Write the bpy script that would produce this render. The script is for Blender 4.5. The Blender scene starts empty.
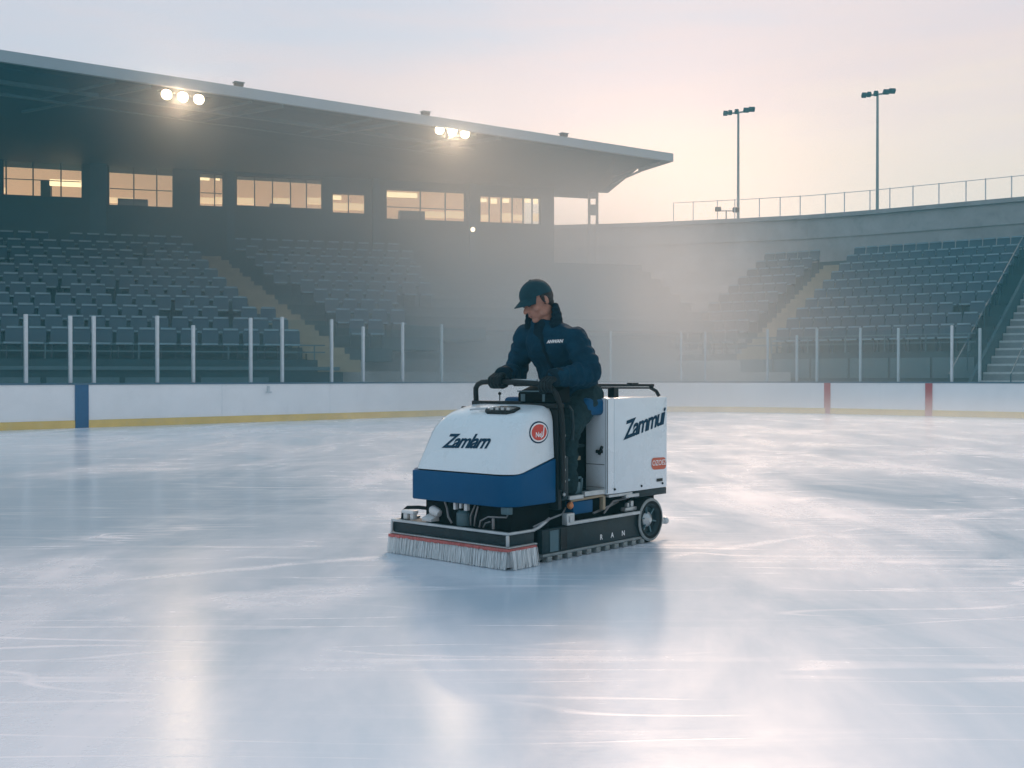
import bpy, bmesh, math, random
from mathutils import Vector, Matrix, noise
from mathutils.bvhtree import BVHTree
random.seed(7)
R = math.radians
sc = bpy.context.scene
col = sc.collection

# ------------------------------------------------------------------ camera
CAMH = 1.10
FPX, HZ, CX = 1100.0, 378.0, 512.0          # focal length in pixels, horizon row, centre column
cam_d = bpy.data.cameras.new('camera')
cam = bpy.data.objects.new('camera', cam_d)
col.objects.link(cam)
cam.location = (0, 0, CAMH)
cam.rotation_euler = (R(90) - math.atan((384 - HZ) / FPX), 0, 0)
cam_d.sensor_fit = 'HORIZONTAL'
cam_d.sensor_width = 36.0
cam_d.lens = 36.0 * FPX / 1024.0
cam_d.clip_start = 0.05
cam_d.clip_end = 2000
sc.camera = cam

# ------------------------------------------------------------------ sky
SUN_AZ, SUN_EL = 11.0, 35.0                    # degrees, azimuth from +Y towards +X
world = bpy.data.worlds.new('World')
sc.world = world
world.use_nodes = True
wn, wl = world.node_tree.nodes, world.node_tree.links
wn.clear()
w_out = wn.new('ShaderNodeOutputWorld')
w_bg = wn.new('ShaderNodeBackground')
w_bg.inputs['Strength'].default_value = 0.10
sky = wn.new('ShaderNodeTexSky')
sky.sky_type = 'NISHITA'
sky.sun_disc = False
sky.sun_elevation = R(SUN_EL)
sky.sun_rotation = R(SUN_AZ)
sky.altitude = 50
sky.air_density = 1.0
sky.dust_density = 2.0
sky.ozone_density = 2.0
tc = wn.new('ShaderNodeTexCoord')
# thin high overcast: a veil whose colour turns from cream near the horizon to pale lavender above
sep = wn.new('ShaderNodeSeparateXYZ')
wl.new(tc.outputs['Generated'], sep.inputs[0])
mp = wn.new('ShaderNodeMapping'); mp.inputs['Scale'].default_value = (1.0, 1.0, 7.0)
mp.inputs['Rotation'].default_value = (R(4), R(-9), 0)
wl.new(tc.outputs['Generated'], mp.inputs[0])
cn = wn.new('ShaderNodeTexNoise'); cn.inputs['Scale'].default_value = 2.6
cn.inputs['Detail'].default_value = 5; cn.inputs['Roughness'].default_value = 0.55
wl.new(mp.outputs[0], cn.inputs['Vector'])
mad = wn.new('ShaderNodeMath'); mad.operation = 'MULTIPLY_ADD'
mad.inputs[1].default_value = 0.26; mad.inputs[2].default_value = -0.13
wl.new(cn.outputs['Fac'], mad.inputs[0])
addz = wn.new('ShaderNodeMath'); addz.operation = 'ADD'
wl.new(sep.outputs['Z'], addz.inputs[0]); wl.new(mad.outputs[0], addz.inputs[1])
lr = wn.new('ShaderNodeMath'); lr.operation = 'MULTIPLY_ADD'      # bluer to the left of the sun
lr.inputs[1].default_value = -0.11
wl.new(sep.outputs['X'], lr.inputs[0]); wl.new(addz.outputs[0], lr.inputs[2])
ramp = wn.new('ShaderNodeValToRGB')
cr = ramp.color_ramp
VEIL = 10.0                                   # the veil is as bright as the physical sky it covers
stops = [(0.0, (1.0, 0.76, 0.58)), (0.10, (1.0, 0.785, 0.64)), (0.16, (0.99, 0.785, 0.68)), (0.215, (0.91, 0.72, 0.69)), (0.27, (0.85, 0.70, 0.71)),
         (0.33, (0.71, 0.68, 0.75)), (0.50, (0.56, 0.66, 0.78)), (1.0, (0.44, 0.60, 0.74))]
cr.elements[0].position = stops[0][0]; cr.elements[0].color = (*stops[0][1], 1)
cr.elements[1].position = stops[-1][0]; cr.elements[1].color = (*stops[-1][1], 1)
for p, c in stops[1:-1]:
    e = cr.elements.new(p); e.color = (*c, 1)
wl.new(lr.outputs[0], ramp.inputs[0])
vs = wn.new('ShaderNodeVectorMath'); vs.operation = 'SCALE'; vs.inputs['Scale'].default_value = VEIL
wl.new(ramp.outputs['Color'], vs.inputs[0])
mixw = wn.new('ShaderNodeMix'); mixw.data_type = 'RGBA'
mixw.inputs[0].default_value = 0.92
wl.new(sky.outputs[0], mixw.inputs[6]); wl.new(vs.outputs[0], mixw.inputs[7])
# the brighter, warmer patch of cloud in front of the hidden sun, low over the bowl
GA, GE = R(7.0), R(5.5)
dp = wn.new('ShaderNodeVectorMath'); dp.operation = 'DOT_PRODUCT'
wl.new(tc.outputs['Generated'], dp.inputs[0])
dp.inputs[1].default_value = (math.sin(GA) * math.cos(GE), math.cos(GA) * math.cos(GE), math.sin(GE))
g1 = wn.new('ShaderNodeMath'); g1.operation = 'MULTIPLY_ADD'; g1.inputs[1].default_value = 85.0; g1.inputs[2].default_value = -85.0
wl.new(dp.outputs['Value'], g1.inputs[0])
g2 = wn.new('ShaderNodeMath'); g2.operation = 'EXPONENT'; wl.new(g1.outputs[0], g2.inputs[0])
gs_ = wn.new('ShaderNodeVectorMath'); gs_.operation = 'SCALE'; gs_.inputs[0].default_value = (7.5, 4.2, 2.6)
wl.new(g2.outputs[0], gs_.inputs['Scale'])
ga = wn.new('ShaderNodeVectorMath'); ga.operation = 'ADD'
wl.new(mixw.outputs[2], ga.inputs[0]); wl.new(gs_.outputs[0], ga.inputs[1])
wl.new(ga.outputs[0], w_bg.inputs['Color'])
wl.new(w_bg.outputs[0], w_out.inputs['Surface'])

# ------------------------------------------------------------------ sun (low, veiled)
sun_d = bpy.data.lights.new('sun', 'SUN')
sun_d.energy = 2.3
sun_d.angle = R(14)
sun_d.color = (1.0, 0.69, 0.49)
sun = bpy.data.objects.new('sun', sun_d)
col.objects.link(sun)
sdir = Vector((math.sin(R(SUN_AZ)) * math.cos(R(SUN_EL)), math.cos(R(SUN_AZ)) * math.cos(R(SUN_EL)), math.sin(R(SUN_EL))))
sun.rotation_euler = sdir.to_track_quat('Z', 'Y').to_euler()
sun.location = sdir * 200

sc.view_settings.view_transform = 'Standard'
sc.view_settings.look = 'None'
sc.view_settings.exposure = 0.0
sc.view_settings.gamma = 1.0
sc.view_settings.use_curve_mapping = False
sc.cycles.use_denoising = True
sc.cycles.max_bounces = 10
sc.cycles.diffuse_bounces = 3
sc.cycles.glossy_bounces = 3
sc.cycles.transparent_max_bounces = 24
sc.cycles.volume_bounces = 4
sc.cycles.volume_step_rate = 2.0
sc.cycles.caustics_reflective = False
sc.cycles.caustics_refractive = False

# ------------------------------------------------------------------ materials
def nodes_of(name):
    m = bpy.data.materials.new(name); m.use_nodes = True
    nt = m.node_tree
    return m, nt, nt.nodes['Principled BSDF'], nt.nodes['Material Output']

def mat(name, c, rough=0.5, metal=0.0, var=0.12, scale=8.0, spec=0.5, bump=0.0, bscale=60.0, coat=0.0, dirt=0.0, dirtc=(0.05, 0.05, 0.05)):
    m, nt, b, o = nodes_of(name)
    N, Lk = nt.nodes, nt.links
    t = N.new('ShaderNodeTexCoord')
    n = N.new('ShaderNodeTexNoise'); n.inputs['Scale'].default_value = scale
    n.inputs['Detail'].default_value = 6; n.inputs['Roughness'].default_value = 0.6
    Lk.new(t.outputs['Object'], n.inputs['Vector'])
    r = N.new('ShaderNodeValToRGB')
    r.color_ramp.elements[0].position = 0.3; r.color_ramp.elements[1].position = 0.7
    r.color_ramp.elements[0].color = (*[max(0, x * (1 - var)) for x in c], 1)
    r.color_ramp.elements[1].color = (*[min(1, x * (1 + var)) for x in c], 1)
    Lk.new(n.outputs['Fac'], r.inputs[0])
    src = r.outputs[0]
    if dirt > 0:
        n2 = N.new('ShaderNodeTexNoise'); n2.inputs['Scale'].default_value = scale * 3.3
        n2.inputs['Detail'].default_value = 8; n2.inputs['Roughness'].default_value = 0.7
        Lk.new(t.outputs['Object'], n2.inputs['Vector'])
        r2 = N.new('ShaderNodeValToRGB')
        r2.color_ramp.elements[0].position = 0.52; r2.color_ramp.elements[1].position = 0.75
        r2.color_ramp.elements[0].color = (0, 0, 0, 1); r2.color_ramp.elements[1].color = (dirt, dirt, dirt, 1)
        Lk.new(n2.outputs['Fac'], r2.inputs[0])
        mx = N.new('ShaderNodeMix'); mx.data_type = 'RGBA'
        Lk.new(r2.outputs[0], mx.inputs[0]); Lk.new(src, mx.inputs[6]); mx.inputs[7].default_value = (*dirtc, 1)
        src = mx.outputs[2]
    Lk.new(src, b.inputs['Base Color'])
    mr = N.new('ShaderNodeMapRange'); mr.inputs['To Min'].default_value = max(0.02, rough - 0.1); mr.inputs['To Max'].default_value = min(1, rough + 0.1)
    Lk.new(n.outputs['Fac'], mr.inputs[0]); Lk.new(mr.outputs[0], b.inputs['Roughness'])
    b.inputs['Metallic'].default_value = metal
    b.inputs['Specular IOR Level'].default_value = spec
    b.inputs['Coat Weight'].default_value = coat
    if bump > 0:
        n3 = N.new('ShaderNodeTexNoise'); n3.inputs['Scale'].default_value = bscale; n3.inputs['Detail'].default_value = 4
        Lk.new(t.outputs['Object'], n3.inputs['Vector'])
        bp = N.new('ShaderNodeBump'); bp.inputs['Strength'].default_value = bump; bp.inputs['Distance'].default_value = 0.02
        Lk.new(n3.outputs['Fac'], bp.inputs['Height']); Lk.new(bp.outputs[0], b.inputs['Normal'])
    return m

def emit(name, c, s):
    m, nt, b, o = nodes_of(name)
    b.inputs['Base Color'].default_value = (*c, 1)
    b.inputs['Emission Color'].default_value = (*c, 1)
    b.inputs['Emission Strength'].default_value = s
    return m

def glass(name, tint=(0.9, 0.95, 0.95), refl=0.08):
    m, nt, b, o = nodes_of(name)
    N, Lk = nt.nodes, nt.links
    N.remove(b)
    tr = N.new('ShaderNodeBsdfTransparent'); tr.inputs[0].default_value = (*tint, 1)
    gl = N.new('ShaderNodeBsdfGlossy'); gl.inputs['Roughness'].default_value = 0.08
    gl.inputs['Color'].default_value = (0.9, 0.95, 1, 1)
    fr = N.new('ShaderNodeLayerWeight'); fr.inputs[0].default_value = 0.25
    ml = N.new('ShaderNodeMath'); ml.operation = 'MULTIPLY_ADD'
    ml.inputs[1].default_value = 0.25; ml.inputs[2].default_value = refl
    ml.use_clamp = True
    Lk.new(fr.outputs['Fresnel'], ml.inputs[0])
    mx = N.new('ShaderNodeMixShader')
    Lk.new(ml.outputs[0], mx.inputs[0]); Lk.new(tr.outputs[0], mx.inputs[1]); Lk.new(gl.outputs[0], mx.inputs[2])
    Lk.new(mx.outputs[0], o.inputs['Surface'])
    return m

def ice_material():
    m, nt, b, o = nodes_of('ice_surface')
    N, Lk = nt.nodes, nt.links
    t = N.new('ShaderNodeTexCoord')
    def nz(scale, rot, stretch, detail=5, rough=0.6, dist=0.0):
        mp = N.new('ShaderNodeMapping'); mp.inputs['Rotation'].default_value = (0, 0, R(rot))
        mp.inputs['Scale'].default_value = stretch
        Lk.new(t.outputs['Object'], mp.inputs[0])
        n = N.new('ShaderNodeTexNoise'); n.inputs['Scale'].default_value = scale
        n.inputs['Detail'].default_value = detail; n.inputs['Roughness'].default_value = rough
        n.inputs['Distortion'].default_value = dist
        Lk.new(mp.outputs[0], n.inputs['Vector'])
        return n.outputs['Fac']
    def rmp(fac, p0, p1, v0=0.0, v1=1.0):
        mr = N.new('ShaderNodeMapRange'); mr.inputs['From Min'].default_value = p0; mr.inputs['From Max'].default_value = p1
        mr.inputs['To Min'].default_value = v0; mr.inputs['To Max'].default_value = v1
        Lk.new(fac, mr.inputs[0]); return mr.outputs[0]
    def mth(op, a, bb):
        q = N.new('ShaderNodeMath'); q.operation = op; q.use_clamp = False
        for i, v in enumerate((a, bb)):
            if isinstance(v, (int, float)): q.inputs[i].default_value = v
            else: Lk.new(v, q.inputs[i])
        return q.outputs[0]
    frost = rmp(nz(0.8, 8, (1.0, 0.38, 1), 6, 0.62, 0.5), 0.30, 0.70)          # broad frosted patches
    streakA = rmp(nz(4.0, -52, (0.07, 1.0, 1), 7, 0.7, 0.25), 0.55, 0.75)        # long skate and blade streaks
    streakB = rmp(nz(4.6, 44, (0.06, 1.0, 1), 7, 0.7, 0.25), 0.58, 0.76)
    fine = nz(45.0, 20, (0.4, 1.0, 1), 5, 0.65)
    # thin scratches: zero crossings of a stretched noise
    def scratch(scale, rot, st, w):
        n = nz(scale, rot, st, 2, 0.5, 0.2)
        d = mth('ABSOLUTE', mth('SUBTRACT', n, 0.5), 0)
        return rmp(d, 0.0, w, 1.0, 0.0)
    sA = scratch(1.3, -58, (0.12, 1.0, 1), 0.009)
    sB = mth('MAXIMUM', scratch(1.6, 50, (0.10, 1.0, 1), 0.008), scratch(0.9, 78, (0.15, 1.0, 1), 0.006))
    gate = rmp(nz(0.8, 0, (1, 1, 1), 3), 0.45, 0.62)
    scr = mth('MULTIPLY', mth('MAXIMUM', sA, sB), gate)
    sp = N.new('ShaderNodeSeparateXYZ'); Lk.new(t.outputs['Object'], sp.inputs[0])
    edge = nz(1.3, 0, (1, 1, 1), 5, 0.65)
    def line(ax, ay, bx, by, w):                      # scraped snow left along the edge of a resurfaced lane
        dx, dy = bx - ax, by - ay; l2 = dx * dx + dy * dy
        px_, py_ = mth('SUBTRACT', sp.outputs[0], ax), mth('SUBTRACT', sp.outputs[1], ay)
        u = mth('DIVIDE', mth('ADD', mth('MULTIPLY', px_, dx), mth('MULTIPLY', py_, dy)), l2)
        u = mth('MINIMUM', mth('MAXIMUM', u, 0.0), 1.0)
        ex, ey = mth('SUBTRACT', px_, mth('MULTIPLY', u, dx)), mth('SUBTRACT', py_, mth('MULTIPLY', u, dy))
        d = mth('SQRT', mth('ADD', mth('MULTIPLY', ex, ex), mth('MULTIPLY', ey, ey)), 0)
        d = mth('ADD', d, mth('MULTIPLY', mth('SUBTRACT', edge, 0.45), w * 4.0))
        return rmp(d, 0.0, w, 1.0, 0.0)
    snow = None
    for seg in ((-5.5, 3.9, -2.66, 5.65, .16), (-2.66, 5.65, -.85, 6.75, .16), (.95, 6.75, 3.0, 8.4, .18), (3.0, 8.4, 7.5, 11.4, .3), (-2.4, 4.6, -.4, 6.0, .9), (-4.8, 4.0, -2.0, 5.0, .8)):
        q = line(*seg); snow = q if snow is None else mth('MAXIMUM', snow, q)
    frost = mth('MAXIMUM', frost, mth('MULTIPLY', snow, rmp(edge, 0.3, 0.6, 0.55, 1.1)))
    def wet_reflection(cx_, cy_, rx_, ry_, k):                   # smooth watery patches with stand and machine reflections darkened into the colour
        ex, ey = mth('DIVIDE', mth('SUBTRACT', sp.outputs[0], cx_), rx_), mth('DIVIDE', mth('SUBTRACT', sp.outputs[1], cy_), ry_)
        d = mth('SQRT', mth('ADD', mth('MULTIPLY', ex, ex), mth('MULTIPLY', ey, ey)), 0)
        d = mth('ADD', d, mth('MULTIPLY', mth('SUBTRACT', edge, 0.5), 1.2))
        return rmp(d, 0.55, 1.15, k, 0.0)
    reflection_mask = wet_reflection(-4.6, 9.6, 3.4, 3.6, .85)
    for a in ((.25, 5.6, .9, 1.1, .75), (-8.5, 13.5, 4.0, 6.0, .7)): reflection_mask = mth('MAXIMUM', reflection_mask, wet_reflection(*a))
    frost = mth('MULTIPLY', frost, mth('SUBTRACT', 1.0, reflection_mask))
    white = mth('MINIMUM', mth('ADD', mth('MULTIPLY', frost, 0.75), mth('ADD', mth('MULTIPLY', mth('MAXIMUM', streakA, streakB), 0.20), mth('MULTIPLY', scr, 0.4))), 1.0)
    mx = N.new('ShaderNodeMix'); mx.data_type = 'RGBA'
    Lk.new(white, mx.inputs[0])
    mx.inputs[6].default_value = (0.46, 0.58, 0.69, 1)
    mx.inputs[7].default_value = (0.93, 0.90, 0.94, 1)
    Lk.new(mx.outputs[2], b.inputs['Base Color'])
    rg = mth('ADD', rmp(white, 0.0, 1.0, 0.14, 0.34), mth('MULTIPLY', fine, 0.05))
    Lk.new(rg, b.inputs['Roughness'])
    b.inputs['IOR'].default_value = 1.62
    bp = N.new('ShaderNodeBump'); bp.inputs['Strength'].default_value = 0.06; bp.inputs['Distance'].default_value = 0.01
    hh = mth('ADD', mth('MULTIPLY', fine, 0.5), mth('ADD', mth('MULTIPLY', scr, 0.8), mth('MULTIPLY', streakA, 0.3)))
    Lk.new(hh, bp.inputs['Height']); Lk.new(bp.outputs[0], b.inputs['Normal'])
    return m

M = {}
M['ice'] = ice_material()
M['ground'] = mat('concourse_ground', (0.10, 0.11, 0.12), 0.85, var=0.25, scale=0.6, bump=0.1)
M['board'] = mat('white_board_plastic', (0.80, 0.80, 0.82), 0.35, var=0.05, scale=1.2, dirt=0.12, dirtc=(0.3, 0.33, 0.38))
M['kick'] = mat('yellow_kick_plastic', (0.72, 0.50, 0.14), 0.4, var=0.12, scale=1.5, dirt=0.25, dirtc=(0.6, 0.55, 0.45))
M['cap'] = mat('blue_cap_rail', (0.05, 0.11, 0.17), 0.4, var=0.15)
M['bluestripe'] = mat('blue_line_paint', (0.008, 0.075, 0.20), 0.4, var=0.1)
M['redstripe'] = mat('red_line_paint', (0.42, 0.05, 0.06), 0.4, var=0.1)
M['stan'] = mat('pale_aluminium', (0.52, 0.56, 0.60), 0.4, metal=0.2, var=0.08)
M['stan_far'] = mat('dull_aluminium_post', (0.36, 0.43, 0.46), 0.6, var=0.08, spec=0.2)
M['glass'] = glass('rink_glass', (0.93, 0.97, 0.98), 0.0)
M['winglass'] = glass('window_glass', (0.92, 0.93, 0.9), 0.03)
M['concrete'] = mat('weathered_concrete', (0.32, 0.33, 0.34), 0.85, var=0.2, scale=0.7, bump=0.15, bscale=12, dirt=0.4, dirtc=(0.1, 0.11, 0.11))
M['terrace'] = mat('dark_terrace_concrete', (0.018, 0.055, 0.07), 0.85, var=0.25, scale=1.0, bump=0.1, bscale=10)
M['stair'] = mat('sandy_stair_concrete', (0.30, 0.25, 0.17), 0.8, var=0.2, scale=2.0)
M['step'] = mat('grey_stair_concrete', (0.24, 0.25, 0.26), 0.8, var=0.2, scale=2.0)
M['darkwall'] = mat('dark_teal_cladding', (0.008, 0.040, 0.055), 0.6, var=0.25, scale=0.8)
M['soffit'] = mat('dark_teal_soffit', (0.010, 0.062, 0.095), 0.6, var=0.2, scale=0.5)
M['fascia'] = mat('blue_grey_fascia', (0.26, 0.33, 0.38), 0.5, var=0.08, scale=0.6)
M['truss'] = mat('grey_roof_steel', (0.06, 0.13, 0.16), 0.5, var=0.1)
M['seat'] = mat('navy_seat_plastic', (0.004, 0.036, 0.068), 0.32, var=0.2, scale=3.0)
M['seat_glint'] = mat('seat_highlight_plastic', (0.17, 0.27, 0.34), 0.35, var=0.2, scale=3.0)  # pale tone stands in for light glinting off the seat edges
M['mullion'] = mat('dark_window_frame', (0.03, 0.035, 0.04), 0.5)
M['room'] = emit('glowing_room_wall', (0.95, 0.62, 0.40), 0.56)
M['strip'] = emit('room_ceiling_lamp', (1.0, 0.74, 0.44), 2.0)
M['lampface'] = emit('floodlight_lamp', (1.0, 0.80, 0.52), 16.0)
M['steel'] = mat('grey_galvanised_steel', (0.22, 0.23, 0.24), 0.5, metal=0.6, var=0.15)
M['mwhite'] = mat('white_machine_paint', (0.62, 0.71, 0.76), 0.28, var=0.04, scale=3.0, coat=0.4, dirt=0.10, dirtc=(0.35, 0.38, 0.4))
M['mblue'] = mat('blue_machine_paint', (0.001, 0.068, 0.17), 0.45, var=0.08, scale=3.0, spec=0.12, dirt=0.12, dirtc=(0.05, 0.12, 0.2))
M['black'] = mat('black_machine_metal', (0.004, 0.009, 0.011), 0.45, var=0.3, scale=12, spec=0.25)
M['cavity'] = mat('matt_black_metal', (0.002, 0.005, 0.006), 0.7, var=0.3, scale=12, spec=0.1)  # even near-black, hardly glossy
M['dark'] = mat('dark_teal_plate', (0.007, 0.022, 0.028), 0.45, var=0.25, scale=7, spec=0.25, dirt=0.3, dirtc=(0.05, 0.07, 0.075))
M['alu'] = mat('dull_aluminium', (0.42, 0.47, 0.49), 0.4, metal=0.5, var=0.15, scale=10)
M['rubber'] = mat('black_rubber', (0.007, 0.011, 0.012), 0.75, var=0.3, scale=20, spec=0.2)
M['rim'] = mat('grey_wheel_rim', (0.20, 0.24, 0.25), 0.45, metal=0.3, var=0.2, scale=16)
M['bristle'] = None
M['redstrip'] = mat('red_rubber_strip', (0.42, 0.10, 0.09), 0.6, var=0.25, scale=25, dirt=0.4, dirtc=(0.4, 0.3, 0.3))
M['ink'] = mat('navy_lettering', (0.006, 0.038, 0.075), 0.6, var=0.05, spec=0.1)
M['badge_red'] = mat('badge_red', (0.55, 0.045, 0.03), 0.4, var=0.1, scale=40)
M['label_orange'] = mat('label_orange', (0.50, 0.10, 0.045), 0.45, var=0.15, scale=40)
M['white_ink'] = mat('white_lettering', (0.75, 0.77, 0.78), 0.5, var=0.04)
M['hose'] = mat('white_hose_plastic', (0.62, 0.66, 0.68), 0.4, var=0.08)
M['orange'] = mat('orange_connector', (0.55, 0.20, 0.07), 0.5, var=0.2, scale=30)
M['skin'] = mat('skin', (0.34, 0.17, 0.12), 0.55, var=0.12, scale=25)
M['hair'] = mat('black_hair', (0.010, 0.010, 0.011), 0.6, var=0.3, scale=60, bump=0.4, bscale=150)
M['jacket'] = mat('navy_quilted_fabric', (0.003, 0.033, 0.062), 0.85, var=0.25, scale=9, bump=0.5, bscale=45, spec=0.12)
M['collar'] = mat('dark_fleece', (0.004, 0.018, 0.030), 0.95, var=0.2, scale=20, bump=0.3, bscale=90, spec=0.12)
M['trousers'] = mat('dark_green_grey_fabric', (0.013, 0.032, 0.037), 0.85, var=0.3, scale=9, bump=0.6, bscale=40, spec=0.1)
M['cap_fabric'] = mat('teal_cap_fabric', (0.006, 0.040, 0.055), 0.8, var=0.2, scale=14, bump=0.3, bscale=160, spec=0.25)
M['glove'] = mat('black_glove_leather', (0.004, 0.010, 0.013), 0.6, var=0.3, scale=20, bump=0.3, bscale=80, spec=0.2)
M['boot'] = mat('dark_boot_leather', (0.03, 0.035, 0.038), 0.5, var=0.3, scale=20)
M['cloudy'] = mat('pale_scuffed_plastic', (0.45, 0.48, 0.5), 0.6)
m_, nt_, b_, o_ = nodes_of('brush_bristles')
t_ = nt_.nodes.new('ShaderNodeTexCoord')
mp_ = nt_.nodes.new('ShaderNodeMapping'); mp_.inputs['Scale'].default_value = (150, 150, 5)
n_ = nt_.nodes.new('ShaderNodeTexNoise'); n_.inputs['Scale'].default_value = 1.0; n_.inputs['Detail'].default_value = 5
r_ = nt_.nodes.new('ShaderNodeValToRGB')
r_.color_ramp.elements[0].position = 0.25; r_.color_ramp.elements[0].color = (0.50, 0.57, 0.60, 1)
r_.color_ramp.elements[1].position = 0.75; r_.color_ramp.elements[1].color = (0.78, 0.83, 0.85, 1)
nt_.links.new(t_.outputs['Object'], mp_.inputs[0]); nt_.links.new(mp_.outputs[0], n_.inputs['Vector'])
nt_.links.new(n_.outputs['Fac'], r_.inputs[0]); nt_.links.new(r_.outputs[0], b_.inputs['Base Color'])
b_.inputs['Roughness'].default_value = 0.7
M['bristle'] = m_

# ------------------------------------------------------------------ builders
class MB:
    """collects shapes for ONE mesh"""
    def __init__(s): s.bm = bmesh.new()
    def box(s, a, b, mtx=None):
        a, b = Vector(a), Vector(b)
        vs = [s.bm.verts.new(((a.x, b.x)[i & 1], (a.y, b.y)[i >> 1 & 1], (a.z, b.z)[i >> 2 & 1])) for i in range(8)]
        if mtx:
            for v in vs: v.co = mtx @ v.co
        for f in ((0, 2, 3, 1), (4, 5, 7, 6), (0, 1, 5, 4), (2, 6, 7, 3), (0, 4, 6, 2), (1, 3, 7, 5)):
            s.bm.faces.new([vs[i] for i in f])
        return s
    def bar(s, p, q, w, h=None, up=(0, 0, 1)):
        """rectangular bar from p to q"""
        p, q = Vector(p), Vector(q); h = h or w
        d = (q - p); L = d.length; d.normalize()
        u = Vector(up)
        if abs(d.dot(u)) > 0.98: u = Vector((1, 0, 0))
        x = d.cross(u).normalized(); z = x.cross(d).normalized()
        m = Matrix((x, d, z)).transposed().to_4x4(); m.translation = p
        return s.box((-w / 2, 0, -h / 2), (w / 2, L, h / 2), m)
    def tube(s, pts, r, seg=8, cap=True):
        pts = [Vector(p) for p in pts]; n = len(pts)
        rs = r if isinstance(r, (list, tuple)) else [r] * n
        prev = None; rings = []
        for i, p in enumerate(pts):
            d = (pts[min(i + 1, n - 1)] - pts[max(i - 1, 0)]).normalized()
            if prev is None:
                u = Vector((0, 0, 1)) if abs(d.z) < 0.9 else Vector((1, 0, 0))
                x = d.cross(u).normalized()
            else:
                x = (prev - d * prev.dot(d)).normalized()
            prev = x; y = d.cross(x)
            rings.append([s.bm.verts.new(p + (x * math.cos(2 * math.pi * k / seg) + y * math.sin(2 * math.pi * k / seg)) * rs[i]) for k in range(seg)])
        for a, b in zip(rings, rings[1:]):
            for k in range(seg):
                s.bm.faces.new((a[k], a[(k + 1) % seg], b[(k + 1) % seg], b[k]))
        if cap:
            s.bm.faces.new(list(reversed(rings[0]))); s.bm.faces.new(rings[-1])
        return s
    def lathe(s, prof, c, axis, seg=24):
        """prof = [(radius, along)], closed at both ends when radius 0"""
        c = Vector(c); ax = Vector(axis).normalized()
        u = Vector((0, 0, 1)) if abs(ax.z) < 0.9 else Vector((1, 0, 0))
        x = ax.cross(u).normalized(); y = ax.cross(x)
        rings = []
        for r, t in prof:
            if r < 1e-6: rings.append([s.bm.verts.new(c + ax * t)])
            else: rings.append([s.bm.verts.new(c + ax * t + (x * math.cos(2 * math.pi * k / seg) + y * math.sin(2 * math.pi * k / seg)) * r) for k in range(seg)])
        for a, b in zip(rings, rings[1:]):
            for k in range(seg):
                f = [a[k % len(a)], a[(k + 1) % len(a)], b[(k + 1) % len(b)], b[k % len(b)]]
                f2 = []
                for v in f:
                    if v not in f2: f2.append(v)
                if len(f2) > 2: s.bm.faces.new(f2)
        return s
    def prism(s, poly, z0, z1, mtx=None):
        """poly in xy, z0..z1 (numbers or per-vertex lists)"""
        n = len(poly)
        z0 = z0 if isinstance(z0, (list, tuple)) else [z0] * n
        z1 = z1 if isinstance(z1, (list, tuple)) else [z1] * n
        lo = [s.bm.verts.new((p[0], p[1], z0[i])) for i, p in enumerate(poly)]
        hi = [s.bm.verts.new((p[0], p[1], z1[i])) for i, p in enumerate(poly)]
        if mtx:
            for v in lo + hi: v.co = mtx @ v.co
        s.bm.faces.new(list(reversed(lo))); s.bm.faces.new(hi)
        for i in range(n):
            s.bm.faces.new((lo[i], lo[(i + 1) % n], hi[(i + 1) % n], hi[i]))
        return s
    def sweep(s, path, prof):
        """prof = [(offset, z)] closed outline swept along a plan path [(point, normal)]"""
        rings = [[s.bm.verts.new((p[0] + nn[0] * o, p[1] + nn[1] * o, z)) for o, z in prof] for p, nn in path]
        m = len(prof)
        for a, b in zip(rings, rings[1:]):
            for k in range(m):
                s.bm.faces.new((a[k], a[(k + 1) % m], b[(k + 1) % m], b[k]))
        s.bm.faces.new(list(reversed(rings[0]))); s.bm.faces.new(rings[-1])
        return s
    def quad(s, *p):
        s.bm.faces.new([s.bm.verts.new(q) for q in p]); return s
    def ball(s, c, r, sub=2, mtx=None):
        ret = bmesh.ops.create_icosphere(s.bm, subdivisions=sub, radius=1.0)
        rr = Vector(r) if hasattr(r, '__len__') else Vector((r, r, r))
        for v in ret['verts']:
            q = Vector((v.co.x * rr.x, v.co.y * rr.y, v.co.z * rr.z))
            if mtx: q = mtx @ q
            v.co = q + Vector(c)
        return s
    def build(s, name, m, parent=None, bevel=0.0, smooth=False, seg=2, origin=None):
        bmesh.ops.recalc_face_normals(s.bm, faces=s.bm.faces)
        if bevel > 0:
            ed = [e for e in s.bm.edges if len(e.link_faces) == 2 and e.calc_face_angle(0) > R(35)]
            bmesh.ops.bevel(s.bm, geom=ed, offset=bevel, segments=seg, profile=0.5, affect='EDGES', clamp_overlap=True)
        me = bpy.data.meshes.new(name)
        if origin is not None:
            bmesh.ops.translate(s.bm, verts=s.bm.verts, vec=-Vector(origin))
        s.bm.to_mesh(me); s.bm.free()
        if m: me.materials.append(m)
        o = bpy.data.objects.new(name, me)
        if origin is not None: o.location = origin
        col.objects.link(o)
        if parent: o.parent = parent
        if smooth: smooth_by_angle(me, 40)
        elif bevel > 0: smooth_by_angle(me, 30)
        return o

def smooth_by_angle(me, deg):
    for p in me.polygons: p.use_smooth = True
    bm = bmesh.new(); bm.from_mesh(me)
    for e in bm.edges:
        e.smooth = not (len(e.link_faces) == 2 and e.calc_face_angle(0) > R(deg))
    bm.to_mesh(me); bm.free()

def tag(o, label=None, cat=None, group=None, kind=None):
    if label: o['label'] = label
    if cat: o['category'] = cat
    if group: o['group'] = group
    if kind: o['kind'] = kind
    return o

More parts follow.
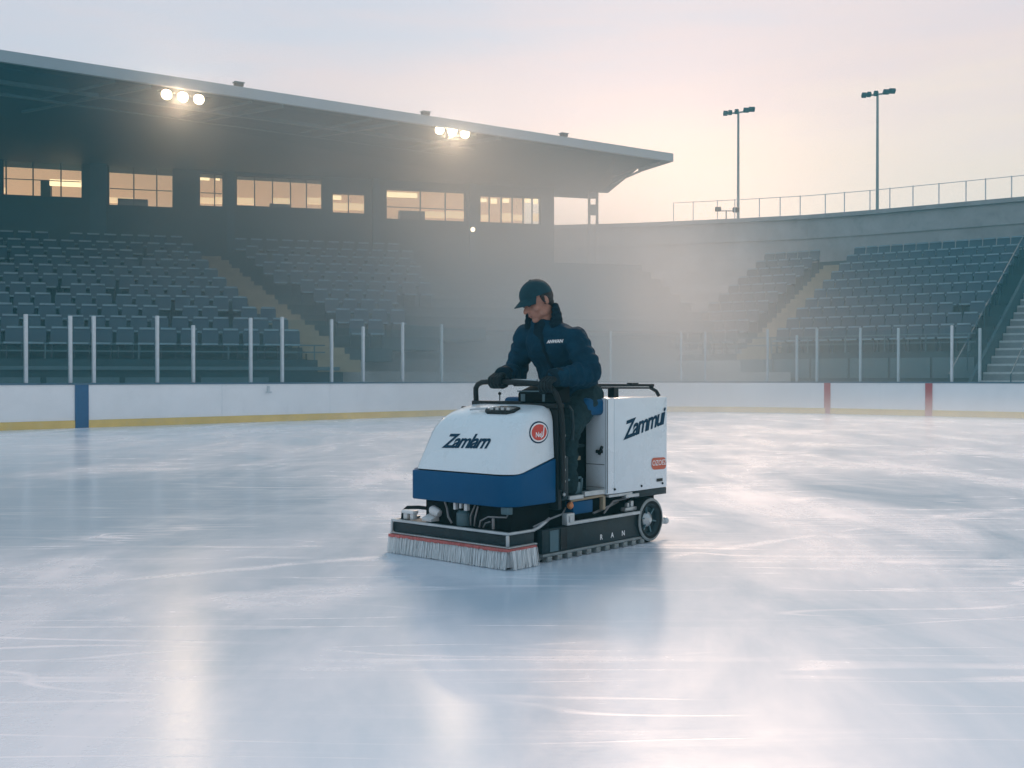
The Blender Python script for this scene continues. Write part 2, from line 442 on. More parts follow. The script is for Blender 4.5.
def thing(name, label, cat, loc=(0, 0, 0), rz=0, group=None):
    o = bpy.data.objects.new(name, None); col.objects.link(o)
    o.location = loc; o.rotation_euler = (0, 0, rz); o.empty_display_size = 0.3
    return tag(o, label, cat, group)

def copy_tree(o, parent=None):
    c = o.copy(); col.objects.link(c)
    if parent: c.parent = parent
    for ch in list(o.children): copy_tree(ch, c)
    return c

def text_mesh(s, size, shear=0.0, offset=0.0, spacing=1.0):
    cu = bpy.data.curves.new('lettering', 'FONT')
    cu.body = s; cu.size = size; cu.shear = shear; cu.offset = offset
    cu.align_x = 'CENTER'; cu.align_y = 'CENTER'; cu.space_character = spacing
    cu.resolution_u = 3
    o = bpy.data.objects.new('lettering', cu); col.objects.link(o)
    dg = bpy.context.evaluated_depsgraph_get()
    me = bpy.data.meshes.new_from_object(o.evaluated_get(dg))
    bpy.data.objects.remove(o); bpy.data.curves.remove(cu)
    return me

def ray_xy(px):                     # plan direction of a picture column
    return (px - CX) / FPX

# ------------------------------------------------------------------ plan of the rink corner
def line_int(p, d, q, e):
    p, d, q, e = Vector(p), Vector(d), Vector(q), Vector(e)
    den = d.x * e.y - d.y * e.x
    t = ((q.x - p.x) * e.y - (q.y - p.y) * e.x) / den
    return p + d * t
PL, DL = Vector((-10.7, 23.0)), Vector((0.695, 0.719)).normalized()
PR, DR = Vector((13.95, 30.0)), Vector((-0.725, 0.689)).normalized()
CORN = line_int(PL, DL, PR, DR)
RAD = 7.0
half = math.acos(DL.dot(-DR)) / 2                # half the inner angle... of the two walls
tl = RAD / math.tan(half)
T1 = CORN - DL * tl
T2 = CORN - DR * tl
nL = Vector((DL.y, -DL.x))                       # inward normals (towards the ice)
nR = Vector((-DR.y, DR.x))
CEN = T1 + nL * RAD
path = []                                        # (point, outward normal)
p0 = PL - DL * 16
L1 = (T1 - p0).length
for i in range(25): path.append((p0 + DL * L1 * i / 24, -nL))
a0 = math.atan2((T1 - CEN).y, (T1 - CEN).x); a1 = math.atan2((T2 - CEN).y, (T2 - CEN).x)
if a1 > a0: a1 -= 2 * math.pi
for i in range(1, 24):
    a = a0 + (a1 - a0) * i / 24
    nn = Vector((math.cos(a), math.sin(a))); path.append((CEN + nn * RAD, nn))
p3 = PR - DR * 14
L2 = (p3 - T2).length
for i in range(25): path.append((T2 + (p3 - T2) * i / 24, -nR))

def on_path(px):
    """point, normal and direction of the boards under a picture column"""
    k = ray_xy(px)
    for (p, n), (q, m) in zip(path, path[1:]):
        fa, fb = p.x - k * p.y, q.x - k * q.y
        if fa * fb <= 0 and p.y > 1:
            t = fa / (fa - fb) if fa != fb else 0
            return p.lerp(q, t), n.lerp(m, t).normalized()
    raise ValueError(px)

def path_dist(pt):
    best = 1e9
    for (p, n), (q, m) in zip(path, path[1:]):
        d = q - p; t = max(0, min(1, (pt - p).dot(d) / d.length_squared))
        c = p + d * t; v = pt - c
        dd = v.length * (1 if v.dot(n) > 0 else -1)
        if abs(dd) < abs(best): best = dd
    return best

# ------------------------------------------------------------------ ground and ice
g = MB().box((-180, -120, -0.5), (180, 240, -0.03)).build('ground', M['ground'])
tag(g, 'dark concourse ground around and beyond the rink', kind='structure')
poly = [(p.x, p.y) for p, n in path]
poly += [(poly[-1][0] + 2, -14), (poly[0][0] - 2, -14)]
bm = MB(); bm.prism(poly, -0.02, 0.0)
ice = bm.build('ice', M['ice'])
tag(ice, 'pale blue white skating ice with frost and blade scratches', kind='structure')

# ------------------------------------------------------------------ boards, glass, stanchions
BH = 0.95
rb = thing('rink_boards', 'white rink boards with yellow kick strip and glass panels curving round the ice', 'rink boards', (T1.x, T1.y, 0))
def rbp(mb, name, m, **k):
    return mb.build(name, m, rb, origin=None, **k)
def fix(o):                                       # child built in world coordinates
    o.matrix_parent_inverse = Matrix.Translation(-Vector(o.parent.location)); return o
fix(rbp(MB().sweep(path, [(0, 0.17), (0.10, 0.17), (0.10, BH), (0, BH)]), 'board_panel', M['board']))
fix(rbp(MB().sweep(path, [(-0.015, 0), (0.10, 0), (0.10, 0.168), (-0.015, 0.168)]), 'kick_strip', M['kick']))
fix(rbp(MB().sweep(path, [(-0.02, BH + .001), (0.14, BH + .001), (0.14, BH + 0.04), (-0.02, BH + 0.04)]), 'cap_rail', M['cap']))
def board_mark(px, w, m, name, label):
    p, n = on_path(px)
    d = Vector((-n.y, n.x))
    mt = Matrix(((d.x, n.x, 0), (d.y, n.y, 0), (0, 0, 1))).transposed()
    mt = Matrix(((d.x, n.x, 0, p.x), (d.y, n.y, 0, p.y), (0, 0, 1, 0), (0, 0, 0, 1)))
    o = MB().box((-w / 2, -0.03, 0.002), (w / 2, 0.06, BH - 0.002), mt).build(name, m, rb); fix(o)
    o['label'] = label
board_mark(81.5, 0.30, M['bluestripe'], 'line_stripe', 'blue upright stripe')
board_mark(827.5, 0.20, M['redstripe'], 'line_stripe', 'red upright stripe beside the right seats')
board_mark(929, 0.20, M['redstripe'], 'line_stripe', 'red upright stripe')
# faint joints between board panels and one latch
jm = MB()
for px in (-60, 222, 330, 520, 700, 880):
    p, n = on_path(px)
    d = Vector((-n.y, n.x))
    mt = Matrix(((d.x, n.x, 0, p.x), (d.y, n.y, 0, p.y), (0, 0, 1, 0), (0, 0, 0, 1)))
    jm.box((-0.008, -0.004, 0.17), (0.008, 0.03, BH - 0.004), mt)
fix(jm.build('panel_joint', mat('pale_joint', (.68, .70, .73), .5), rb))
p, n = on_path(268); d = Vector((-n.y, n.x))
mt = Matrix(((d.x, n.x, 0, p.x), (d.y, n.y, 0, p.y), (0, 0, 1, 0), (0, 0, 0, 1)))
fix(MB().prism([(-0.09, -0.03), (0.09, -0.03), (0.03, 0.0), (-0.03, 0.0)], 0.72, 0.76, mt).box((-0.03, -0.03, 0.76), (0.03, 0.0, 0.9), mt).build('gate_latch', M['stan'], rb))
STAN = [(-70, 2.46), (27, 2.46), (71.5, 2.46), (95, 2.48), (158.5, 2.55), (194.5, 2.36), (252, 2.6), (283.5, 2.66), (333, 2.66), (364.5, 2.5),
        (404, 2.66), (443, 2.66), (560, 2.62), (611, 2.62), (681, 2.62), (705, 2.62), (767, 2.66), (796, 2.45), (816, 2.64), (859.5, 2.62),
        (897.5, 2.58), (951, 2.6), (979, 2.5), (1060, 2.55)]
for px, top in STAN:
    p, n = on_path(px); d = Vector((-n.y, n.x))
    mt = Matrix(((d.x, n.x, 0, p.x), (d.y, n.y, 0, p.y), (0, 0, 1, 0), (0, 0, 0, 1)))
    w = 0.072 if px < 300 else 0.068
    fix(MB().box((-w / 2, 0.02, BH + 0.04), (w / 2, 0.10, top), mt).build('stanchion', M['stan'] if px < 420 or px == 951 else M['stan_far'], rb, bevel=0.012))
for (pa, ta), (pb, tb) in zip(STAN, STAN[1:]):
    p, n = on_path(pa + 2); q, m = on_path(pb - 2)
    segs = [(p, n)] + [(a, b) for a, b in path if min(p.x, q.x) + 0.3 < a.x < max(p.x, q.x) - 0.3 and abs((a - CEN).length) > 0] + [(q, m)]
    top = min(ta, tb) - 0.06
    fix(MB().sweep(segs, [(0.052, BH + 0.042), (0.066, BH + 0.042), (0.066, top), (0.052, top)]).build('glass_pane', M['glass'], rb))

# ------------------------------------------------------------------ bowl rim and bank
RIMZ = 8.26
rim_pts = [(-24, 54), (-14, 53.5), (-6, 52.7), (2.05, 51.6), (5.0, 51.1), (7.4, 50.4), (10.4, 49.4), (13.0, 48.4), (15.2, 47.1), (20.25, 43.5), (27.5, 38.3), (36, 32)]
rim = []
for i in range(len(rim_pts)):
    p = Vector(rim_pts[i]); a = Vector(rim_pts[max(i - 1, 0)]); b = Vector(rim_pts[min(i + 1, len(rim_pts) - 1)])
    d = (b - a).normalized(); rim.append((p, Vector((-d.y, d.x))))
bowl = thing('stadium_bowl', 'grey concrete bowl wall and terrace bank curving behind the rink', 'stadium bowl', (7.4, 50.4, 0))
fix(MB().sweep(rim, [(0, 0), (0.6, 0), (0.6, RIMZ - 0.18), (0, RIMZ - 0.18)]).build('rim_wall', M['concrete'], bowl))
fix(MB().sweep(rim, [(-0.12, RIMZ - 0.178), (0.7, RIMZ - 0.178), (0.7, RIMZ), (-0.12, RIMZ)]).build('coping', M['concrete'], bowl))
fix(MB().sweep(rim, [(-0.06, RIMZ - 1.05), (-0.002, RIMZ - 1.05), (-0.002, RIMZ - 0.95), (-0.06, RIMZ - 0.95)]).build('string_course', M['concrete'], bowl))
# stepped bank: loft from an offset of the boards to the rim
NB, NS = 40, 12
lo, hi = [], []
for i in range(NB + 1):
    px = 380 + (770 - 380) * i / NB
    p, n = on_path(px); lo.append(p + n * 2.4)
    k = ray_xy(px + (px - 560) * 0.10)
    for (a, _), (b, _) in zip(rim, rim[1:]):
        fa, fb = a.x - k * a.y, b.x - k * b.y
        if fa * fb <= 0:
            hi.append(a.lerp(b, fa / (fa - fb))); break
bk = MB()
prev = [bk.bm.verts.new((p.x, p.y, -0.03)) for p in lo]
for sidx in range(NS):
    z = 1.3 + (5.9 - 1.3) * sidx / (NS - 1)
    t0, t1 = sidx / NS, (sidx + 1) / NS
    for t in (t0, t1):
        cur = [bk.bm.verts.new((*a.lerp(b, t), z)) for a, b in zip(lo, hi)]
        for i in range(NB): bk.bm.faces.new((prev[i], prev[i + 1], cur[i + 1], cur[i]))
        prev = cur
fix(bk.build('terrace_bank', M['concrete'], bowl))

# fence on the rim
fence = thing('rim_fence', 'thin metal fence along the top of the bowl wall', 'fence', (15.2, 47.3, RIMZ))
def along(pts, step, off=0.3):
    out = []; carry = 0
    for (a, na), (b, nb) in zip(pts, pts[1:]):
        L = (b - a).length; s = carry
        while s < L:
            out.append(a.lerp(b, s / L) + na.lerp(nb, s / L) * off); s += step
        carry = s - L
    return out
posts = along(rim[5:], 0.95)
for i, p in enumerate(posts):
    q = p + Vector((random.uniform(-.15, .15), 0))
    fix(MB().box((q.x - .018, q.y - .018, RIMZ), (q.x + .018, q.y + .018, RIMZ + 0.92)).build('post', M['stan'], fence))
for z in (0.9,):
    fix(MB().tube([(p.x, p.y, RIMZ + z) for p in posts], 0.014, 6).build('rail', M['stan'], fence))

# ------------------------------------------------------------------ grandstands
U1 = Vector((0.963, 0.27)).normalized(); N1 = Vector((U1.y, -U1.x)); A1 = Vector((-18.5, 39.6))
U2 = Vector((0.814, -0.58)).normalized(); N2 = Vector((U2.y, -U2.x)); A2 = Vector((15.2, 47.1))
def pt(A, U, N, s, t): return A + U * s + N * t
def frame(A, U, N):                 # local (s, -t ...) to world
    return Matrix(((U.x, N.x, 0, A.x), (U.y, N.y, 0, A.y), (0, 0, 1, 0), (0, 0, 0, 1)))
F1, F2 = frame(A1, U1, N1), frame(A2, U2, N2)

gs = thing('grandstand', 'dark covered grandstand with lit windows left of the ice', 'grandstand', (A1.x, A1.y, 0))
NR1 = 11
T_F1 = 11.2; TR1 = 0.95; RISE1 = 0.377; Z01 = 1.62
def send1(t):
    s = 3.0
    while s < 24.4 and path_dist(pt(A1, U1, N1, s + 0.2, t)) > 1.9: s += 0.2
    return s
rows1 = []                                      # (t of the front edge, z, s end)
tm = MB()
for k in range(NR1 + 1):
    tf = T_F1 - k * TR1; z = Z01 + k * RISE1; se = send1(tf)
    rows1.append((tf, z, se))
    zb = -0.03 if k == 0 else z - RISE1 - 0.03
    tm.box((-9, -0.2 - 0.004 * k, zb), (se - 0.001 * k, tf, z), F1)
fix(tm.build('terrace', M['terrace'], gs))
ZT1 = rows1[-1][1]

# back wall with window openings (picture columns and rows give the size of each window)
def s_at(px, t=0.0):
    k = ray_xy(px); o = A1 + N1 * t
    return (k * o.y - o.x) / (U1.x - k * U1.y)
def z_at(py, px, t=0.0):
    y = (pt(A1, U1, N1, s_at(px, t), t)).y
    return CAMH + (HZ - py) * y / FPX
WIN = [(-60, -4, 153, 197, [-40, -22]), (2, 83, 156, 197, [6, 33, 61]), (108, 174, 165, 207, [134, 157]), (199, 224, 173, 207, [215]), (236, 323, 177, 208, [255, 273, 291, 307]),
       (332, 366, 193, 214, [349]), (386, 466, 190, 221, [421, 446]), (480, 541, 196, 224, [490, 502, 513, 524, 533])]
WT = 0.0
ops = []
for x0, x1, y0, y1, ml in WIN:
    xm = (x0 + x1) / 2
    ops.append((s_at(x0), s_at(x1), z_at(y1, xm), z_at(y0, xm), [s_at(q) for q in ml]))
wb = MB(); ZW0, ZW1 = ZT1 - 0.5, 10.2
edges = [-9.0]
S_END = s_at(554)
cur = -9.0
for s0, s1, z0, z1, ml in ops:
    wb.box((cur, -0.3, ZW0), (s0, 0.0, ZW1), F1)
    wb.box((s0, -0.3, ZW0), (s1, 0.0, z0), F1)
    wb.box((s0, -0.3, z1), (s1, 0.0, ZW1), F1)
    cur = s1
wb.box((cur, -0.3, ZW0), (S_END, 0.0, ZW1), F1)
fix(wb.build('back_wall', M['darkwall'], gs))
for s0, s1, z0, z1, ml in ops:
    fr = MB()
    e = 0.05
    fr.box((s0, -0.18, z0), (s1, -0.10, z0 + e), F1); fr.box((s0, -0.18, z1 - e), (s1, -0.10, z1), F1)
    fr.box((s0, -0.18, z0 + e), (s0 + e, -0.10, z1 - e), F1); fr.box((s1 - e, -0.18, z0 + e), (s1, -0.10, z1 - e), F1)
    for q in ml: fr.box((q - 0.02, -0.175, z0 + e), (q + 0.02, -0.105, z1 - e), F1)
    zm = z0 + (z1 - z0) * 0.42
    xs = [s0 + e] + ml + [s1 - e]
    if z1 - z0 > 1.2:
        for a, b in zip(xs, xs[1:]): fr.box((a + 0.021, -0.165, zm - 0.012), (b - 0.021, -0.115, zm + 0.012), F1)
    w = fix(fr.build('window', M['mullion'], gs))
    pn = MB().box((s0 + e, -0.146, z0 + e), (s1 - e, -0.138, z1 - e), F1).build('pane', M['winglass'], w)
# room behind the windows; its light and see-through sky put into glowing walls
rm = MB()
zf, zc = 6.95, 9.6
rm.box((-9, -4.2, zf), (S_END - 0.1, -4.0, zc), F1)
rm.box((-9, -4.0, zf - 0.2), (S_END - 0.1, -0.302, zf), F1)
fix(rm.build('lounge_room', M['room'], gs))
cl = MB().box((-9, -4.0, zc), (S_END - 0.1, -0.302, zc + 0.15), F1)
fix(cl.build('lounge_ceiling', M['cloudy'], gs))
M['strip_low'] = emit('room_counter_glow', (1.0, 0.70, 0.42), 1.15)
for x0, x1, y0, y1, ml in WIN:                    # lamps hung just inside the heads of the windows and lit counters below
    xs = [x0] + ml + [x1]
    for a, b in zip(xs, xs[1:]):
        xm = (a + b) / 2
        if random.random() < 0.6:
            w = random.uniform(.55, .95)
            fix(MB().box((s_at(a + 1, -1.3), -1.36, z_at(y0 + random.uniform(6, 8), xm, -1.3)), (s_at(a + 1 + (b - a - 2) * w, -1.3), -1.24, z_at(y0 + 3, xm, -1.3)), F1).build('ceiling_lamp', M['strip'], gs))
        if random.random() < 0.55:
            fix(MB().box((s_at(a, -2.4), -2.6, z_at(y1 - random.uniform(3, 5), xm, -2.4)), (s_at(b, -2.4), -2.4, z_at(y1 - random.uniform(9, 11), xm, -2.4)), F1).build('lit_counter', M['strip_low'], gs))
sa, sb = s_at(50, -.6), s_at(83, -.6)
fix(MB().box((sa, -0.75, z_at(186, 65, -.6)), (sb, -0.6, z_at(180, 65, -.6)), F1).build('counter_lamp', M['strip'], gs))
fix(MB().box((-9, -3.995, zf + .001), (S_END - 0.12, -3.9, zf + 0.95), F1).build('lounge_wainscot', mat('brown_wainscot', (0.16, 0.11, 0.08), .6), gs))
inn = MB()
for x0, x1, y0 in ((41, 51, 181), (118, 148, 199), (270, 290, 204), (400, 425, 211)):
    inn.box((s_at(x0, -.9), -1.3, zf), (s_at(x1, -.9), -0.9, z_at(y0, (x0 + x1) / 2, -.9)), F1)
fix(inn.build('lounge_furniture', M['mullion'], gs))

# pilasters on the back wall
for px in (95, 103, 231, 376, 472):
    s = s_at(px); fix(MB().box((s - 0.14, 0.003, ZT1), (s + 0.14, 0.18, 9.0), F1).build('pilaster', M['soffit'], gs))

# roof: front edge runs out to a point, wedge-shaped soffit
E0, E1 = Vector((-13.5, 29.0)), Vector((6.17, 42.4))
ED = (E1 - E0).normalized(); E00 = E0 - ED * 9
RZ = 9.70
bl = pt(A1, U1, N1, -9, -6); br = pt(A1, U1, N1, 24.2, -6)
TIP = E1
roof_poly = [E00, TIP, Vector((5.1, 44.6)), Vector((4.4, 50.5)), bl]
nE = Vector((ED.y, -ED.x))                     # outward (towards the ice)
inset = [p for p in roof_poly]
roof = MB()
roof.prism([(p.x, p.y) for p in [E00 - nE * .05, TIP - nE * .05, roof_poly[2], roof_poly[3], roof_poly[4]]], [RZ - .12] * 5, [RZ + .02] * 5)
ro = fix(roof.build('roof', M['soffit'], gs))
fa = MB()
def edge_bar(mb, p, q, z0, z1, w):
    d = (q - p).normalized(); n = Vector((d.y, -d.x))
    mt = Matrix(((d.x, n.x, 0, p.x), (d.y, n.y, 0, p.y), (0, 0, 1, 0), (0, 0, 0, 1)))
    mb.box((0, -w, z0), ((q - p).length, 0, z1), mt)
edge_bar(fa, E00, TIP + ED * .06, RZ - 0.26, RZ + 0.05, 0.12)
fo = fa.build('fascia', M['fascia'], ro)
fb = MB(); edge_bar(fb, TIP + ED * .06, Vector((5.2, 44.6)), RZ - 0.26, RZ + 0.04, 0.1)
fo = fb.build('fascia', M['fascia'], ro)
# deep wedge under the back half of the roof
wq = [E00 - nE * 1.2, TIP - nE * 1.0 - ED * 2.0, Vector((4.0, 44.4)), Vector((3.3, 47.3)), pt(A1, U1, N1, -9, -1.0)]
wz = [RZ - .13, RZ - .13, 8.92, 8.80, 8.95]
wm = MB()
wm.prism([(p.x, p.y) for p in wq], wz, [RZ - .121] * 5)
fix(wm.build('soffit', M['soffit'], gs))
# visible steel under the roof
tr = MB()
def roofpt(s, t):                                # s along the edge from E0, t inwards
    p = E0 + ED * s - nE * t; return p
def soff(t): return RZ - 0.16 - max(0, t - 1.2) * 0.075
for t, w in ((1.9, .11), (3.0, .09)):
    a, b = roofpt(-8, t), roofpt(16, t)
    tr.bar((a.x, a.y, soff(t) - .12), (b.x, b.y, soff(t) - .12), w, w)
for s in range(-8, 18, 4):
    a, b = roofpt(s, 0.2), roofpt(s - 2.6, 4.6)
    tr.bar((a.x, a.y, soff(.2) - .12), (b.x, b.y, soff(4.6) - .05), .09, .12)
    a, b = roofpt(s - 1.0, 0.2), roofpt(s - 1.0 - 1.4, 3.0)
    tr.bar((a.x, a.y, soff(.2) - .14), (b.x, b.y, soff(3.0) - .1), .05, .07)
fix(tr.build('roof_truss', M['truss'], gs))
# corner pillar and brace under the roof end
cp = MB()
s_ = 46.2; x_ = ray_xy(593) * s_
cp.box((x_ - .21, s_ - .2, 0), (x_ - .12, s_ + .2, 8.9)); cp.box((x_ + .12, s_ - .2, 0), (x_ + .21, s_ + .2, 8.9))
cp.box((x_ - .119, s_ - .19, 7.95), (x_ + .119, s_ + .19, 8.35)); cp.box((x_ - .119, s_ - .19, 8.65), (x_ + .119, s_ + .19, 8.9))
fix(cp.build('pillar', M['concrete'], gs))
br_ = MB(); br_.bar((4.0, 44.5, 8.95), (5.75, 43.0, 9.5), .07); br_.bar((3.9, 44.6, 9.2), (5.0, 44.2, 9.5), .06)
fix(br_.build('brace', M['concrete'], gs))

# aisle stair, skewed across the rows
st = MB()
def aisle_s(t): return 7.25 + (T_F1 - 0.4 - t) * 0.0 + (t - 1.3) / 9.5 * 3.5
for tf, z, se in rows1[:-1]:
    a_, b_ = aisle_s(tf), aisle_s(tf - TR1 * .75)
    st.box((a_ - .62, tf - .3, z - RISE1 + .03), (a_ + .62, tf + .005, z + .006), F1)
    st.box((b_ - .62, tf - TR1 - .01, z + .0065), (b_ + .62, tf - TR1 / 2, z + RISE1 / 2), F1)
    st.box((a_ - .621, tf - TR1 / 2 - .01, z + .0005), (a_ + .621, tf - .31, z + .0055), F1)
fix(st.build('aisle_stair', M['stair'], gs))
# front wall railing
def railing(parent, fr, s0, s1, t, z, hs, step, m, name='front_railing'):
    rl = MB()
    for h in hs: rl.box((s0, t - .02, z + h - .02), (s1, t + .02, z + h + .02), fr)
    s = s0
    while s <= s1:
        rl.box((s - .02, t - .018, z), (s + .02, t + .018, z + max(hs) - .022), fr); s += step
    return fix(rl.build(name, m, parent))
railing(gs, F1, -9, rows1[0][2] - .5, T_F1 - 0.15, Z01, (0.42, 0.22), 2.4, M['truss'])
fw = MB()
for s in range(-9, int(rows1[0][2]) - 1, 2):
    fw.box((s + .05, T_F1 + 0.003, 0.2), (s + 1.9, T_F1 + 0.05, Z01 - .5), F1)
fw.box((-9, T_F1 + 0.003, Z01 - .3), (rows1[0][2] - .1, T_F1 + 0.07, Z01 - .2), F1)
fix(fw.build('front_panel', M['truss'], gs))

# right stand
rs = thing('terraced_stand', 'open terraced concrete seating stand on the right of the rink', 'seating stand', (A2.x, A2.y, 0))
NR2 = 10; T_F2 = 10.9; TR2 = 0.92; RISE2 = 0.405; Z02 = 1.95
rows2 = []
tm = MB()
for k in range(NR2 + 1):
    tf = T_F2 - k * TR2; z = Z02 + k * RISE2
    rows2.append((tf, z))
    zb = -0.03 if k == 0 else z - RISE2 - 0.03
    tm.box((-3.9 + 0.002 * k, -0.2 - .004 * k, zb), (6.97, tf, z), F2); tm.box((9.7, -0.2 - .004 * k, zb), (17, tf, z), F2)
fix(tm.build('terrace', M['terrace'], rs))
st = MB()
for tf, z in rows2[:-1]:
    st.box((-1.15, tf - .3, z - RISE2 + .03), (0.15, tf + .005, z + .006), F2)
    st.box((-1.15, tf - TR2 - .01, z + .0065), (0.15, tf - TR2 / 2, z + RISE2 / 2), F2)
    st.box((-1.151, tf - TR2 / 2 - .01, z + .0005), (0.151, tf - .31, z + .0055), F2)
fix(st.build('aisle_stair', M['stair'], rs))
# wide pale stair at the right end, running down to the concourse
st = MB()
n_st = 22
for i in range(n_st):
    z = 0.25 + i * (5.9 - 0.25) / n_st; t = 13.4 - i * 0.56
    st.box((7.1, t - 0.6, max(-.03, z - .5)), (9.6, t, z), F2)
fix(st.build('wide_stair', M['step'], rs))
ns = MB()
for i in range(n_st):
    z = 0.25 + i * (5.9 - 0.25) / n_st; t = 13.4 - i * 0.56
    ns.box((7.12, t - 0.1, z + .003), (9.58, t + .004, z + .008), F2); ns.box((7.12, t + .0045, z - .06), (9.58, t + .012, z + .008), F2)
fix(ns.build('stair_nosing', M['cloudy'], rs))
# stair side wall, handrails, front rail
m_ = F2
sw = MB()
for s in (6.98,):
    vs = [m_ @ Vector((s, 13.5, 0)), m_ @ Vector((s, 0.8, 5.9)), m_ @ Vector((s, 0.8, 6.5)), m_ @ Vector((s, 13.5, 0.55))]
    ws = [m_ @ Vector((s + .1, 13.5, 0)), m_ @ Vector((s + .1, 0.8, 5.9)), m_ @ Vector((s + .1, 0.8, 6.5)), m_ @ Vector((s + .1, 13.5, 0.55))]
    A_ = [sw.bm.verts.new(v) for v in vs]; B_ = [sw.bm.verts.new(v) for v in ws]
    sw.bm.faces.new(A_); sw.bm.faces.new(list(reversed(B_)))
    for i in range(4): sw.bm.faces.new((A_[i], A_[(i + 1) % 4], B_[(i + 1) % 4], B_[i]))
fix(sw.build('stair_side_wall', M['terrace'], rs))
hr = MB()
for s in (6.6, 8.3):
    a_, b_ = m_ @ Vector((s, 13.2, 1.2)), m_ @ Vector((s, 2.0, 6.6))
    hr.tube([a_, b_], .02, 6)
    for i in range(6):
        c_ = a_.lerp(b_, i / 5); hr.tube([c_, c_ - Vector((0, 0, 0.95))], .017, 6)
fix(hr.build('handrail', M['soffit'], rs))
railing(rs, F2, -3.8, 6.8, T_F2 - 0.1, Z02, (0.55, 0.28), 1.3, M['truss'])
fw = MB()
for i in range(8):
    s = -3.7 + i * 1.32
    fw.box((s, T_F2 + .003, 0.15), (s + 1.25, T_F2 + .05, 0.95), F2); fw.box((s, T_F2 + .003, 1.1), (s + 1.25, T_F2 + .04, 1.75), F2)
fix(fw.build('front_panel', M['truss'], rs))

# ------------------------------------------------------------------ seats: every seat its own object
def seat_mesh(name, m_body, m_tip):
    b = MB()
    w = 0.23
    # local: x along the row, y towards the ice, z up; backrest, tipped-up pan, side brackets
    prof = [(-0.02, 0.42), (-0.06, 0.62), (-0.11, 0.84)]
    for (y0, z0), (y1, z1) in zip(prof, prof[1:]):
        vs = [(-w, y0, z0), (w, y0, z0), (w, y1, z1), (-w, y1, z1)]
        lo = [b.bm.verts.new(v) for v in vs]; hi = [b.bm.verts.new((v[0], v[1] - .035, v[2])) for v in vs]
        b.bm.faces.new(lo); b.bm.faces.new(list(reversed(hi)))
        for i in range(4): b.bm.faces.new((lo[i], lo[(i + 1) % 4], hi[(i + 1) % 4], hi[i]))
    b.box((-w, -0.06, 0.40), (w, 0.30, 0.45))
    b.box((-w + .02, -0.05, 0.02), (-w + .06, 0.05, 0.40)); b.box((w - .06, -0.05, 0.02), (w - .02, 0.05, 0.40))
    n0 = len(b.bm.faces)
    b.box((-w + .03, -0.15, 0.842), (w - .03, -0.085, 0.895))       # top lip, light on the edge put into its pale colour
    b.box((-w + .02, 0.301, 0.405), (w - .02, 0.325, 0.455))       # front lip of the pan, painted pale as a highlight
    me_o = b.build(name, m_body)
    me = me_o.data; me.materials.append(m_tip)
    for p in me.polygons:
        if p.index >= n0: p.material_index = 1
    bpy.data.objects.remove(me_o)
    return me
SEAT_A = seat_mesh('tip_up_chair', M['seat'], M['seat_glint'])
def in_view(p, pad=10):
    if p.y < 1: return False
    x = CX + p.x / p.y * FPX
    return -pad < x < 1024 + pad
cand = []
for k, (tf, z, se) in enumerate(rows1[:-1]):
    t = tf - 0.45
    sa = aisle_s(t)
    s = -8.6 + (0.285 if k % 2 else 0) + random.uniform(-.06, .06)
    while s < se - .4:
        lim = 14.6 if k > 4 else 13.2
        if abs(s - sa) > 0.95 and s < lim and random.random() > 0.02:
            p = pt(A1, U1, N1, s, t); cand.append((p, z, U1, 0))
        s += 0.57
for k, (tf, z) in enumerate(rows2[:-1]):
    t = tf - 0.45
    for s0, s1 in ((-3.55, -1.35), (0.35, 6.75), (9.9, 16)):
        s = s0
        while s <= s1:
            if random.random() > 0.02:
                cand.append((pt(A2, U2, N2, s, t), z, U2, 1))
            s += 0.50
cand.sort(key=lambda c: (0 if in_view(c[0]) else 1, c[0].length))
SLAB = ['dark navy plastic tip up seat in the covered stand left of the ice', 'dark navy plastic tip up seat on the open right stand']
SGRP = ['seats of the covered left grandstand', 'seats of the open right stand']
rest = MB()
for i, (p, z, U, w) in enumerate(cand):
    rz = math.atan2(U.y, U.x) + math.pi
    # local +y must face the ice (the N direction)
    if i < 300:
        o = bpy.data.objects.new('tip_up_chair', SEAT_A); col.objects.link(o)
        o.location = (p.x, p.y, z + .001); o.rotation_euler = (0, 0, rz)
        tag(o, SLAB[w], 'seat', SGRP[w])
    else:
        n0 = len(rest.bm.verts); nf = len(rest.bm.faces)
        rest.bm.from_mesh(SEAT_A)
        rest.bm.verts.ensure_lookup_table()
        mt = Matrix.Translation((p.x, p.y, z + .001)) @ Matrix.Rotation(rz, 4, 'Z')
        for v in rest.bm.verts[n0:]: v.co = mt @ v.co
me = bpy.data.meshes.new('distant_seats'); rest.bm.to_mesh(me); rest.bm.free()
me.materials.append(M['seat']); me.materials.append(M['seat_glint'])
o = bpy.data.objects.new('distant_seats', me); col.objects.link(o)
tag(o, 'far rows of dark navy seats in the upper stands', 'seats', kind='stuff')

